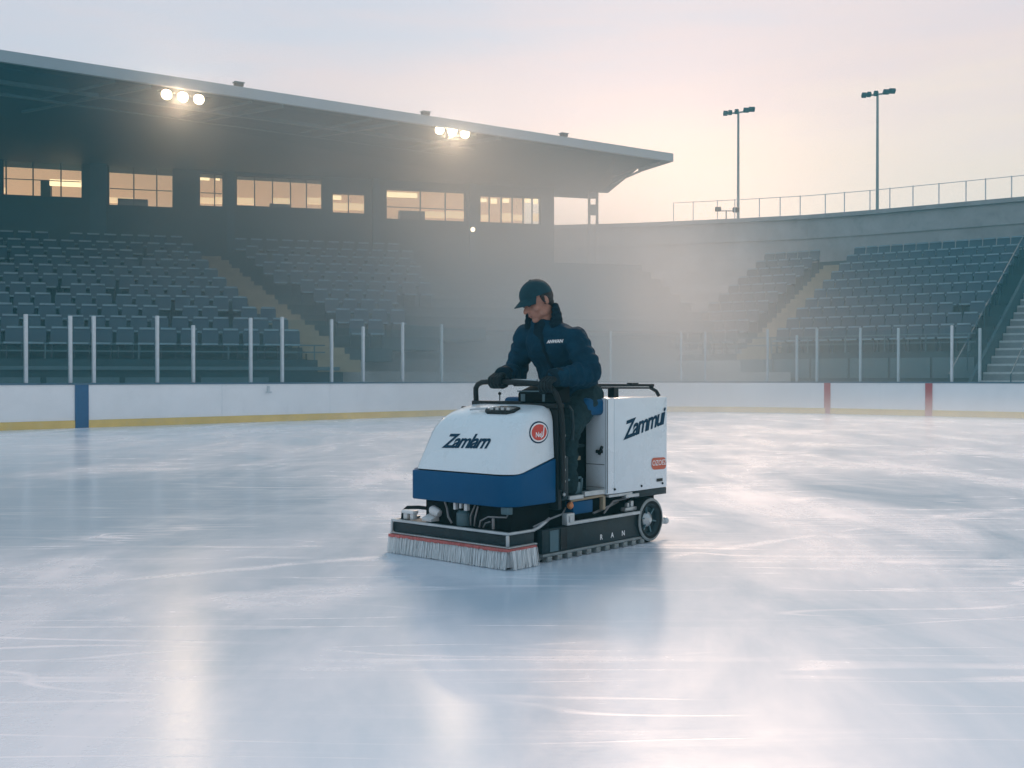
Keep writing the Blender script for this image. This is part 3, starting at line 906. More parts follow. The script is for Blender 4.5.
# ------------------------------------------------------------------ floodlights under the roof
def floodlight(px, py, y, label):
    x = ray_xy(px) * y; z = CAMH + (HZ - py) * y / FPX
    t = thing('floodlight', label, 'floodlight', (x, y, z), 0, 'lit floodlights under the roof edge')
    ang = math.atan2(ED.y, ED.x) - R(12)
    aim = Vector((0.05, -0.86, -0.5)).normalized()
    d = Vector((math.cos(ang), math.sin(ang), -0.06))
    MB().bar(-d * 0.75 + Vector((0, .12, .08)), d * 0.75 + Vector((0, .12, .08)), .06).build('crossbar', M['black'], t)
    MB().tube([(0, .12, .08), (0, .14, RZ - .2 - z)], .035, 8).build('hanger', M['black'], t)
    for i in (-1, 0, 1):
        c = d * (i * 0.455)
        h = MB().lathe([(0, -.22), (.07, -.22), (.11, -.15), (.17, 0), (.17, .02), (.17, .05), (.155, .05), (.15, .03), (0, .03)], c, aim, 20).build('lamp_housing', M['black'], t, smooth=True)
        MB().lathe([(0, .036), (.148, .036), (.13, .06), (0, .075)], c, aim, 20).build('lamp_lens', M['lampface'], h, smooth=True)
    ld = bpy.data.lights.new('floodlight_beam', 'SPOT'); ld.energy = 320; ld.color = (1, .72, .48)
    ld.spot_size = R(125); ld.spot_blend = 0.8; ld.shadow_soft_size = 0.2
    lo = bpy.data.objects.new('floodlight_beam', ld); col.objects.link(lo); lo.parent = t
    lo.location = aim * 0.25; lo.rotation_euler = (-aim).to_track_quat('Z', 'Y').to_euler()
    return t
floodlight(183.5, 97, 32.2, 'three lit floodlight lamps near the left end of the roof edge')
floodlight(452.5, 132, 37.4, 'three lit floodlight lamps near the middle of the picture under the roof')

def roof_box(px, label):
    k = ray_xy(px)
    p = line_int((0, 0), (k, 1), E0, ED) - nE * 0.5
    t = thing('roof_unit', label, 'roof unit', (p.x, p.y, RZ + .02), math.atan2(ED.y, ED.x), 'small dark units on the roof edge')
    MB().tube([(0, 0, 0), (0, 0, .2)], .04, 8).build('stem', M['black'], t)
    MB().box((-.13, -.1, .16), (.13, .1, .26)).build('casing', M['black'], t, bevel=.02)
    MB().box((-.16, -.12, .262), (.16, .12, .29)).build('cover', M['truss'], t, bevel=.01)
roof_box(245, 'small dark box on the roof edge, nearest the left floodlights')
roof_box(433, 'small dark box on the roof edge above the middle floodlights')
roof_box(572, 'small dark box on the roof edge nearest the pointed roof end')

# small lit lamp on the wall below the windows
y = 44.2; x = ray_xy(473) * y; z = CAMH + (HZ - 230) * y / FPX
wlmp = thing('wall_lamp', 'small round lit lamp on the dark wall below the windows', 'wall lamp', (x, y, z))
MB().lathe([(0, .0), (.1, 0), (.1, .1), (0, .1)], (0, .02, 0), (0, -1, 0), 16).build('casing', M['black'], wlmp)
MB().ball((0, -.12, 0), .09, 2).build('bulb', emit('warm_bulb', (1, .75, .45), 6.0), wlmp, smooth=True)

# ------------------------------------------------------------------ light masts beyond the bowl
def mast(px, py, y, label, skew):
    x = ray_xy(px) * y; z = CAMH + (HZ - py) * y / FPX
    t = thing('light_mast', label, 'light mast', (x, y, -0.03), 0, 'unlit masts beyond the bowl')
    MB().tube([(0, 0, 0), (0, 0, z * .5), (0, 0, z)], [.13, .11, .08], 10).build('pole', M['steel'], t, smooth=True)
    MB().bar((-1.05, -.1, z - .12), (1.05, .1, z + .2), .1).build('crossarm', M['steel'], t)
    for i, (dx, w) in enumerate(((-.95, .16), (-.62, .14), (-.15, .14), (.55, .2), (.95, .22))):
        zz = z + .04 + dx * .15
        mt = Matrix.Translation((dx, -.12, zz + .05)) @ Matrix.Rotation(R(-35), 4, 'X')
        MB().box((-w, -.16, -.1), (w, .16, .13), mt).build('lamp_head', M['black'], t, bevel=.03)
mast(738, 113, 80, 'shorter slim unlit light mast nearer the covered roof', 1)
mast(877, 95, 75, 'taller slim unlit light mast above the right seats', 1)
y = 49.95; x = ray_xy(726) * y
fp = thing('twin_spotlight', 'tiny twin lamp heads standing on the bowl rim', 'spotlight', (x, y, RIMZ))
MB().tube([(0, 0, 0), (0, 0, .45)], .03, 6).build('pole', M['steel'], fp)
MB().bar((-.32, 0, .42), (.4, 0, .42), .04).build('crossarm', M['steel'], fp)
MB().box((-.5, -.1, .4), (-.24, .1, .6)).build('lamp_head', M['black'], fp, bevel=.03)
MB().box((.3, -.12, .36), (.58, .12, .58)).build('lamp_head', M['black'], fp, bevel=.03)

# ------------------------------------------------------------------ ice resurfacing machine (local: x forward, y to the driver's left, z up)
MO = Vector((-0.034, 6.27, 0.0))
MRZ = math.atan2(-0.752, -0.66)
MM = Matrix.Translation(MO) @ Matrix.Rotation(MRZ, 4, 'Z')
MI = MM.inverted()
mach = thing('ice_resurfacer', 'small white and blue ice resurfacing machine with a brush skirt standing on the ice', 'ice resurfacer', MO, MRZ)
def part(mb, name, m, parent=mach, **k): return mb.build(name, m, parent, **k)

def rrect(x0, x1, y0, y1, r, n=7, rears=0.015, far=None):
    """rounded rectangle, front corners (x1) rounded by r, rear corners nearly square"""
    pts = []
    for cx, cy, rr, a0 in ((x1, y1, r, 0), (x0, y1, rears, 90), (x0, y0, rears, 180), (x1, y0, far if far is not None else r, 270)):
        sx = -1 if cx == x1 else 1; sy = -1 if cy == y1 else 1
        for i in range(n):
            a = R(a0 + 90 * i / (n - 1))
            pts.append((cx + sx * rr + rr * math.cos(a), cy + sy * rr + rr * math.sin(a)))
    return pts
HX0, HX1, HY0, HY1 = -0.505, -0.085, -0.845, -0.05
def zb(x): return 0.535 + 0.085 * max(0, min(1, (-0.16 - x) / 0.34)) ** 1.2
def zt(x): return 0.868 + 0.068 * max(-.3, min(1, (-0.20 - x) / 0.30))
# blue bumper: a thick wrap round the front and sides
ol = rrect(HX0, HX1 + .012, HY0 - .02, HY1 + .012, 0.13, far=.03)
part(MB().prism(ol, 0.345, [zb(x) - .009 for x, y in ol]), 'bumper', M['mblue'], bevel=.008)
ol = rrect(HX0, HX1 - .006, HY0 + .006, HY1 - .006, 0.12, far=.05)
part(MB().prism(ol, [zb(x) - .012 for x, y in ol], [zb(x) + .006 for x, y in ol]), 'hood_seal', M['cavity'])
# white hood: rings from the seam up, front leaning back, rounded shoulders
hb = MB(); rings = []
lev = [0, .1, .25, .4, .55, .68, .78, .86, .92, .96, .985, 1.0]
for v in lev:
    lean = 0.125 * v ** 1.15
    sh = 0.0 if v < .66 else 0.075 * (1 - math.sqrt(max(0, 1 - ((v - .66) / .34) ** 2)))
    far = 0.055 * v + sh * 1.1; near = 0.016 * v + sh * .8
    o = rrect(HX0, HX1 - lean - sh * 1.3, HY0 + far, HY1 - near, max(.03, .12 - .03 * v), far=.05 + .03 * v)
    rings.append([hb.bm.verts.new((x, y, zb(x) + (zt(x) - zb(x)) * v)) for x, y in o])
n = len(rings[0])
for k in range(1, 6):                              # crown of the hood
    top = rings[len(lev) - 1]
    c = Vector((sum(v.co.x for v in top) / n, sum(v.co.y for v in top) / n, 0))
    f = 1 - k / 6
    rings.append([hb.bm.verts.new((c.x + (v.co.x - c.x) * f, c.y + (v.co.y - c.y) * f, zt(c.x + (v.co.x - c.x) * f) + .010 * (1 - f * f))) for v in top])
for a, b in zip(rings, rings[1:]):
    for k in range(n): hb.bm.faces.new((a[k], a[(k + 1) % n], b[(k + 1) % n], b[k]))
hb.bm.faces.new(rings[-1]); hb.bm.faces.new(list(reversed(rings[0])))
hood = part(hb, 'hood', M['mwhite'], smooth=True)
def bvh_of(o):
    b = bmesh.new(); b.from_mesh(o.data)
    if o.modifiers: pass
    t = BVHTree.FromBMesh(b); b.free(); return t
def decal(me, name, m, parent, tree, c, right, up, lift=0.0025):
    """lay flat artwork (xy) on a curved surface: each point is dropped along -normal onto the surface"""
    right, up = Vector(right).normalized(), Vector(up); nrm = right.cross(up).normalized()
    up = up.normalized()
    bm = bmesh.new(); bm.from_mesh(me)
    for v in bm.verts:
        q = Vector(c) + right * v.co.x + up * v.co.y
        h = tree.ray_cast(q + nrm * 0.12, -nrm, 0.4)
        v.co = (h[0] + nrm * (lift + v.co.z)) if h[0] else q
    me2 = bpy.data.meshes.new(name); bm.to_mesh(me2); bm.free()
    me2.materials.append(m)
    o = bpy.data.objects.new(name, me2); col.objects.link(o)
    o.parent = parent
    return o
ht = bvh_of(hood)
FRT, UPV = (0, 1, 0), (-.35, 0, .93)
t_ = text_mesh('Zamlarn', 0.125, shear=.42, offset=.0035, spacing=.86)
decal(t_, 'lettering', M['ink'], hood, ht, (-.14, -.455, .715), (0, 1, 0.035), UPV)
def disc(rx, ry, n=32, z=0):
    b = bmesh.new()
    rs = [[b.verts.new((rx * f * math.cos(2 * math.pi * k / n), ry * f * math.sin(2 * math.pi * k / n), z)) for k in range(n)] for f in (.25, .5, .75, 1)]
    b.faces.new(rs[0])
    for a, c in zip(rs, rs[1:]):
        for k in range(n): b.faces.new((a[k], a[(k + 1) % n], c[(k + 1) % n], c[k]))
    me = bpy.data.meshes.new('disc'); b.to_mesh(me); b.free(); return me
BC = (-.362, -.06, .775); BR, BU = (-1, 0, .05), (0, 0, 1)
badge = decal(disc(.088, .066), 'badge', M['ink'], hood, ht, BC, BR, BU, .002)
for rx, ry, m, l, nm in ((.079, .057, M['white_ink'], .0032, 'badge_ring'), (.069, .048, M['badge_red'], .0044, 'badge_face')):
    decal(disc(rx, ry), nm, m, badge, ht, BC, BR, BU, l)
decal(text_mesh('NeJ', .042, shear=.1, offset=.001), 'lettering', M['white_ink'], badge, ht, (BC[0] + .006, BC[1], BC[2] - .014), BR, BU, .0058)
decal(text_mesh('J', .07, shear=.2, offset=.001), 'lettering', M['white_ink'], badge, ht, (BC[0] - .036, BC[1], BC[2] + .008), BR, BU, .0056)
# small vent with a lever on the hood top
vt = MB()
vp = [(-.37, -.42), (-.30, -.44), (-.275, -.40), (-.275, -.24), (-.30, -.20), (-.37, -.21), (-.39, -.26), (-.39, -.38)]
vt.prism(vp, [zt(x) - .01 for x, y in vp], [zt(x) + .017 for x, y in vp])
vent = part(vt, 'hood_vent', M['black'], parent=hood, bevel=.004)
vg = MB()
for i in range(4): vg.box((-.36, -.39 + i * .045, .90), (-.29, -.365 + i * .045, .921))
vg.tube([(-.31, -.43, .913), (-.29, -.50, .908), (-.285, -.55, .903)], .007, 6)
part(vg, 'vent_lever', M['alu'], parent=vent)
# body block behind the bumper and below it
part(MB().box((-.50, -.80, .10), (-.14, -.09, .344)).box((-1.42, -.72, .12), (-.5, -.14, .34)), 'chassis', M['cavity'], bevel=.01)
# rear panel of the hood (dash wall)
part(MB().box((-.545, -.845, .30), (-.507, -.028, .915)), 'dash_panel', M['black'], bevel=.006)
# hoop handlebar
hp = []
for q in ((-.50, -.70, .93), (-.495, -.70, 1.00), (-.49, -.695, 1.035), (-.485, -.67, 1.06), (-.48, -.63, 1.073), (-.48, -.58, 1.076), (-.48, -.40, 1.075), (-.48, -.2, 1.068), (-.48, -.12, 1.058),
          (-.485, -.065, 1.04), (-.49, -.035, 1.01), (-.50, -.022, .97), (-.52, -.014, .9), (-.53, -.012, .8), (-.53, -.012, .60), (-.53, -.012, .42)): hp.append(q)
part(MB().tube(hp, .017, 10), 'hoop_handlebar', M['black'], smooth=True)
part(MB().box((-.535, -.72, .917), (-.475, -.30, .955)).box((-.56, -.30, .917), (-.475, -.02, .945)), 'dash_rail', M['black'], bevel=.006)
kb = MB()
kb.tube([(-.57, -.56, .955), (-.57, -.56, 1.0)], .004, 6).ball((-.57, -.56, 1.0), .012, 1)
kb.tube([(-.57, -.30, .95), (-.575, -.31, .985)], .005, 6).ball((-.575, -.31, .99), .015, 1)
part(kb, 'lever', M['black'])
ct = MB()
ct.prism([(-.66, -.37), (-.52, -.37), (-.52, -.05), (-.66, -.05)], .945, [1.06, 1.015, 1.015, 1.06])
cons = part(ct, 'control_console', M['cavity'], bevel=.02)
part(MB().box((-.519, -.335, .955), (-.516, -.30, 1.0)).box((-.519, -.16, .955), (-.516, -.14, 1.0)).bar((-.515, -.36, 1.018), (-.515, -.06, 1.018), .008), 'console_trim', M['truss'], parent=cons)
part(MB().tube([(-.60, -.56, 1.088), (-.56, -.40, 1.086), (-.54, -.22, 1.084)], .009, 6), 'throttle_bar', M['alu'], smooth=True)
# side tube and small bolts behind the hood
bo = MB()
for z in (.39, .47, .54, .62, .75): bo.ball((-.552, -.018, z), .012, 1)
part(bo, 'side_bolt', M['alu'])
part(MB().tube([(-.57, .0, .93), (-.60, .004, .90), (-.61, .004, .80), (-.61, .0, .72)], .011, 8), 'grab_tube', M['dark'], smooth=True)
part(MB().box((-.60, -.09, .36), (-.548, -.02, .62)), 'side_post', M['dark'], bevel=.006)
# platform
part(MB().box((-.985, -.83, .350), (-.505, -.035, .378)), 'platform', M['dark'], bevel=.004)
part(MB().box((-.97, -.036, .362), (-.75, -.008, .392)).box((-.74, -.036, .352), (-.60, -.010, .376)), 'platform_edge', M['alu'], bevel=.004)
pm = MB()
pm.tube([(-.62, -.05, .47), (-.80, -.08, .475)], .008, 6)
pm.box((-.76, -.10, .379), (-.70, -.05, .45)); pm.tube([(-.80, -.08, .378), (-.81, -.08, .47)], .009, 6)
part(pm, 'pedal', M['truss'], bevel=.003)
# seat and its pedestal
part(MB().box((-1.02, -.74, .39), (-.80, -.19, .855)), 'seat_pedestal', M['cavity'], bevel=.01)
ps = MB()
ps.box((-.80, -.24, .62), (-.793, -.20, .7)); ps.bar((-.78, -.20, .66), (-.95, -.175, .665), .02); ps.box((-.86, -.19, .5), (-.82, -.182, .6))
ps.tube([(-.79, -.26, .40), (-.785, -.25, .55), (-.79, -.23, .72)], .012, 6)
part(ps, 'pedestal_fitting', M['dark'])
part(MB().box((-.90, -.21, .575), (-.86, -.16, .60)), 'latch_tab', M['stair'])
sb = MB().box((-1.02, -.74, .862), (-.80, -.03, .975))
part(sb, 'seat', M['mblue'], bevel=.03, seg=3)
# cabinet
cabx0, cabx1 = -1.657, -.968
cb = MB()
cb.box((cabx0, -.84, .356), (cabx1 - .08, 0, .972))
cb.box((cabx1 - .0795, -.17, .357), (cabx1, -.0005, .970))
cb.box((cabx1 - .0795, -.84, .357), (cabx1, -.70, .970))
cab = part(cb, 'cabinet', M['mwhite'], bevel=.006)
part(MB().box((cabx1 - .0785, -.698, .36), (cabx1 - .03, -.172, .965)), 'engine_bay', M['cavity'])
sm = MB()
sm.box((cabx1 - .002, .0008, .365), (cabx1 + .0015 - .008, .0018, .962))
sm.box((cabx1 - .012, -.010, .362), (cabx1 + .0012, -.0085, .965))
sm.box((cabx1 - .01, -.165, .545), (cabx1 + .0013, -.02, .549))
sm.box((cabx1 - .01, -.165, .40), (cabx1 + .0013, -.02, .402))
part(sm, 'panel_seam', M['dark'], parent=cab)
part(MB().box((cabx1, -.08, .62), (cabx1 + .016, -.03, .64)).bar((cabx1 + .012, -.055, .61), (cabx1 + .012, -.03, .665), .016), 'latch', M['black'], parent=cab, bevel=.003)
fx = MB()
for x in (-1.05, -1.35, -1.60): fx.ball((x, .002, .385), .009, 1)
fx.box((-1.60, .0005, .40), (-1.53, .003, .42))
part(fx, 'rivet', M['black'], parent=cab)
class Flat:                                         # a plane as decal target
    def __init__(s, y): s.y = y
    def ray_cast(s, o, d, dist):
        t = (s.y - o.y) / d.y; return (o + d * t, None, None, t)
SID, SU = (-1, 0, .19), (0.03, 0, 1)
decal(text_mesh('Zammui', 0.160, shear=.28, offset=.0045, spacing=.86), 'lettering', M['ink'], cab, Flat(0), (-1.385, 0, .795), SID, SU, .002)
lb = bmesh.new()
rr = rrect(-.088, .088, -.040, .040, .03, 5, .03)
lb.faces.new([lb.verts.new((x, y, 0)) for x, y in rr]); lme = bpy.data.meshes.new('label'); lb.to_mesh(lme); lb.free()
lab = decal(lme, 'label_plate', M['label_orange'], cab, Flat(0), (-1.556, 0, .522), (-1, 0, -.02), SU, .0022)
decal(text_mesh('OZOEZ', .05, shear=.15, offset=.0005), 'lettering', M['white_ink'], lab, Flat(0), (-1.558, 0, .526), (-1, 0, 0.0), SU, .0036)
part(MB().box((cabx0, -.82, .31), (-1.28, -.004, .354)), 'cabinet_skirt', M['dark'], bevel=.004)
part(MB().box((-1.26, -.05, .335), (-1.0, -.006, .352)).box((-1.33, -.04, .318), (-1.18, -.001, .34)), 'mount_bracket', M['alu'], bevel=.003)
# roof rail on the cabinet
rl = MB()
rl.bar((-.88, -.09, 1.052), (-1.62, -.09, 1.05), .022, .016); rl.bar((-1.0, -.09, 1.036), (-1.58, -.09, 1.032), .012)
rl.box((-1.19, -.12, .973), (-1.14, -.07, 1.04)); rl.tube([(-1.60, -.09, 1.03), (-1.645, -.08, 1.01), (-1.65, -.06, .975)], .012, 6)
rl.ball((-1.6, -.09, 1.035), .018, 1); rl.box((-1.42, -.11, 1.055), (-1.34, -.07, 1.068))
rl.bar((-.9, -.72, 1.052), (-1.62, -.72, 1.05), .022, .016); rl.box((-1.19, -.75, .973), (-1.14, -.70, 1.04)); rl.bar((-1.62, -.09, 1.05), (-1.62, -.72, 1.05), .018)
part(rl, 'roof_rail', M['black'])
# under-deck fittings
part(MB().box((-.86, -.10, .255), (-.66, -.03, .335)), 'battery_box', M['mblue'], bevel=.006)
part(MB().bar((-.63, -.03, .345), (-.97, -.03, .352), .016).box((-.98, -.05, .26), (-.955, -.02, .35)), 'battery_strap', M['stair'], bevel=.002)
oc = MB(); oc.ball((-.628, -.03, .315), .022, 2); oc.tube([(-.62, -.02, .30), (-.60, -.01, .32), (-.61, 0, .34)], .008, 6)
part(oc, 'connector', M['orange'], smooth=True)
part(MB().box((-.62, -.03, .205), (-.545, .012, .275)).box((-.60, .0125, .22), (-.565, .02, .26)), 'corner_block', M['alu'], bevel=.005)
part(MB().bar((-.545, .004, .213), (-1.32, .004, .213), .02, .02), 'side_rail', M['alu'], bevel=.003)
cbk = MB(); cbk.tube([(-.30, -.05, .215), (-.42, -.03, .25), (-.55, -.03, .27), (-.62, -.06, .30)], .006, 6)
cbk.tube([(-.9, -.06, .24), (-1.05, -.05, .27), (-1.2, -.08, .29)], .008, 6)
cbk.tube([(-1.0, -.05, .23), (-1.1, -.05, .30), (-1.28, -.05, .31)], .007, 6)
part(cbk, 'cable', M['steel'], smooth=True)
part(MB().box((-1.33, -.06, .225), (-1.20, -.02, .25)).box((-1.30, -.05, .251), (-1.27, -.025, .29)).box((-1.25, -.05, .251), (-1.23, -.025, .28)), 'hydraulic_valve', M['alu'], bevel=.004)
# side plates and tracks, both sides
for s in (0, 1):
    y0, y1 = (-.045, -.006) if s == 0 else (-.834, -.795)
    sp = MB().prism([(-1.34, y0), (-.33, y0), (-.33, y1), (-1.34, y1)], .052, [.20, .195, .195, .20])
    side = part(sp, 'side_plate', M['dark'], bevel=.004)
    tq = MB()
    o0, o1 = (-.13, .0) if s == 0 else (-.84, -.71)
    tq.box((-1.47, o0, .034), (-.33, o1, .050)); tq.box((-1.47, o0 + .03, .010), (-.33, o1 - .04, .0335))
    bk_ = MB().box((-1.44, o0 + .03, .002), (-.34, o1 - .04, .0095))  # dark plate added to darken the gaps between the lugs
    part(bk_, 'gap_plate', M['cavity'])
    belt = part(tq, 'track_belt', M['rim'], bevel=.002)
    for i in range(11):
        x = -.37 - i * .097
        part(MB().box((x - .045, o0, .001), (x, o1 + .002 if s == 0 else o1, .033)), 'track_lug', M['rim'] if i % 1 == 0 else M['rubber'], parent=belt, bevel=.002)
    if s == 0:
        part(MB().box((-.56, -.0055, .06), (-.50, -.001, .19)), 'plate_rib', M['black'], parent=side)
        part(MB().box((-.48, -.0055, .058), (-.40, -.002, .185)), 'plate_rib', M['truss'], parent=side)
        for ch, x in (('R', -.914), ('A', -1.032), ('N', -1.153)):
            decal(text_mesh(ch, .046, offset=.001), 'lettering', M['white_ink'], side, Flat(-.006), (x, 0, .091), (-1, 0, 0), (0, 0, 1), .0015)
    # wheel
    wc = Vector((-1.452, 0.004 if s == 0 else -.844, .152)); ax = (0, -1, 0) if s == 0 else (0, 1, 0)
    wh = part(MB().lathe([(.105, .0), (.125, -.006), (.145, .002), (.151, .02), (.151, .11), (.145, .13), (.12, .135), (0, .135)], wc, ax, 36), 'wheel', M['rubber'], smooth=True)
    rmn = MB().lathe([(0, .03), (.03, .03), (.085, .028), (.09, .010), (.106, -.002), (.112, .004), (.104, .02)], wc, ax, 32)
    rim_o = part(rmn, 'wheel_rim', M['dark'], parent=wh, smooth=True)
    ring = MB().lathe([(.126, -.0075), (.134, -.0085), (.143, -.003), (.143, .004), (.126, .004)], wc, ax, 36)
    part(ring, 'tyre_ring', M['rim'], parent=wh, smooth=True)
    hb_ = MB().lathe([(0, .0), (.018, .0), (.026, .01), (.045, .02), (.052, .03), (.03, .034)], wc, ax, 20)
    part(hb_, 'hub', M['alu'], parent=wh, smooth=True)
    ru = MB()
    for k in range(6):
        a = R(60 * k + 12); d = Vector((math.cos(a), 0, math.sin(a)))
        ru.bar(wc + d * .045 + Vector(ax) * .022, wc + d * .092 + Vector(ax) * .018, .012, .010)
    part(ru, 'wheel_spoke', M['truss'], parent=wh)
# tow hitch at the rear
th = MB(); th.box((-1.66, -.08, .10), (-1.60, -.03, .14)); th.tube([(-1.66, -.055, .118), (-1.71, -.055, .115)], .012, 8); th.ball((-1.72, -.055, .115), .026, 2)
part(th, 'tow_hitch', M['alu'], smooth=True)
part(MB().box((-1.655, -.75, .16), (-1.60, -.10, .34)), 'rear_axle_housing', M['cavity'], bevel=.01)
# brush skirt at the front: bristle curtain, red strip, frame and bright rim
brx = []
random.seed(11)
bb = MB()
def strips(p, q, out, n, zt_=.100):
    p, q, out = Vector((*p, 0)), Vector((*q, 0)), Vector((*out, 0))
    d = (q - p) / n
    for lay in range(2):
        for i in range(n):
            a = p + d * (i + .5 * lay); b = a + d * random.uniform(.75, 1.12)
            o = out * (random.uniform(0, .010) + .006 * (1 - lay)); fl = out * random.uniform(.004, .02)
            sk = d * random.uniform(-.5, .5); zb_ = random.uniform(.0015, .008)
            bb.quad(a + o + Vector((0, 0, zt_ + .01)), b + o + Vector((0, 0, zt_ + .01)), b + o + fl + sk + Vector((0, 0, zb_)), a + o + fl + sk + Vector((0, 0, zb_)))
strips((-.02, 0.0), (-.02, -1.0), (1, 0), 330)
strips((-.25, 0.012), (-.02, 0.012), (0, 1), 56)
strips((-.02, -1.0), (-.25, -1.0), (0, -1), 56)
bb.box((-.25, -.992, .012), (-.022, -.006, .108))
brs = part(bb, 'brush_curtain', M['bristle'])
rs_ = MB()
seg = 40
for i in range(seg):
    y0, y1 = -i / seg * 1.008 + .018, -(i + 1) / seg * 1.008 + .018
    j = random.uniform(-.003, .003)
    rs_.box((-.035, y1, .104 + j), (-.002 + random.uniform(0, .004), y0 - .0005, .120))
for i in range(9): rs_.box((-.25 + i * .0238, -.01, .105 + random.uniform(-.003, .003)), (-.2266 + i * .0238, .019, .1205))
part(rs_, 'rubber_strip', M['redstrip'])
part(MB().box((-.27, -1.0, .1215), (-.018, .008, .130)), 'brush_base', M['alu'], bevel=.003)
part(MB().box((-.26, -.985, .1305), (-.032, -.008, .196)), 'brush_frame', M['dark'], bevel=.008)
rimt = MB()
rimt.box((-.045, -.99, .1965), (-.02, -.0, .212)); rimt.box((-.26, -.02, .1965), (-.046, -.0, .212)); rimt.box((-.26, -.99, .1965), (-.046, -.968, .212))
rimt.box((-.032, -.018, .131), (-.016, .0, .196)); rimt.box((-.03, -.992, .131), (-.018, -.975, .196))
part(rimt, 'frame_rim', M['alu'], bevel=.004)
part(MB().tube([(-.25, -.01, .205), (-.31, -.02, .212), (-.36, -.03, .225), (-.45, -.05, .25)], .010, 8), 'side_hose', M['alu'], smooth=True)
# front mechanism
part(MB().tube([(-.10, -.965, .212), (-.10, -.96, .255), (-.11, -.93, .28), (-.13, -.85, .285), (-.16, -.80, .28)], .012, 8), 'rubber_hose', M['rubber'], smooth=True)
part(MB().box((-.10, -.92, .212), (-.06, -.885, .268)).box((-.10, -.86, .212), (-.06, -.83, .262)).box((-.10, -.925, .250), (-.05, -.82, .272)), 'clamp_bracket', M['hose'], bevel=.006)
bt = MB(); bt.lathe([(0, -.01), (.022, -.005), (.03, .02), (.03, .06), (.015, .078), (0, .08)], (-.12, -.66, .262), (0, -1, .35), 14)
bt.prism([(-.16, -.76), (-.07, -.76), (-.07, -.68), (-.16, -.68)], .213, [.262, .235, .228, .25])
part(bt, 'water_bottle', M['hose'], smooth=True)
part(MB().lathe([(0, 0), (.05, 0), (.05, .075), (.035, .09), (0, .09)], (-.15, -.47, .205), (0, 0, 1), 18), 'pump_cylinder', M['truss'], smooth=True)
part(MB().box((-.13, -.52, .30), (-.10, -.50, .345)).box((-.12, -.47, .31), (-.10, -.455, .345)).box((-.13, -.43, .30), (-.10, -.405, .344)), 'pump_clip', M['hose'], bevel=.004)
wi = MB()
wi.tube([(-.10, -.30, .212), (-.10, -.29, .25), (-.12, -.25, .275), (-.14, -.12, .28), (-.14, -.10, .31)], .006, 6)
wi.tube([(-.09, -.18, .212), (-.09, -.18, .275)], .009, 6)
wi.tube([(-.12, -.55, .212), (-.11, -.57, .25), (-.13, -.60, .3), (-.13, -.62, .34)], .007, 6)
wi.tube([(-.12, -.36, .212), (-.11, -.345, .26), (-.13, -.34, .33)], .006, 6)
wi.tube([(-.10, -.27, .212), (-.10, -.25, .24), (-.11, -.22, .25)], .005, 6)
wi.tube([(-.13, -.40, .212), (-.12, -.39, .27), (-.14, -.37, .34)], .006, 6)
part(wi, 'wiring', M['steel'], smooth=True)
part(MB().box((-.15, -.14, .30), (-.11, -.08, .343)), 'front_bracket', M['truss'], bevel=.004)
part(MB().box((-.26, -.70, .15), (-.15, -.20, .24)), 'brush_motor', M['black'], bevel=.01)

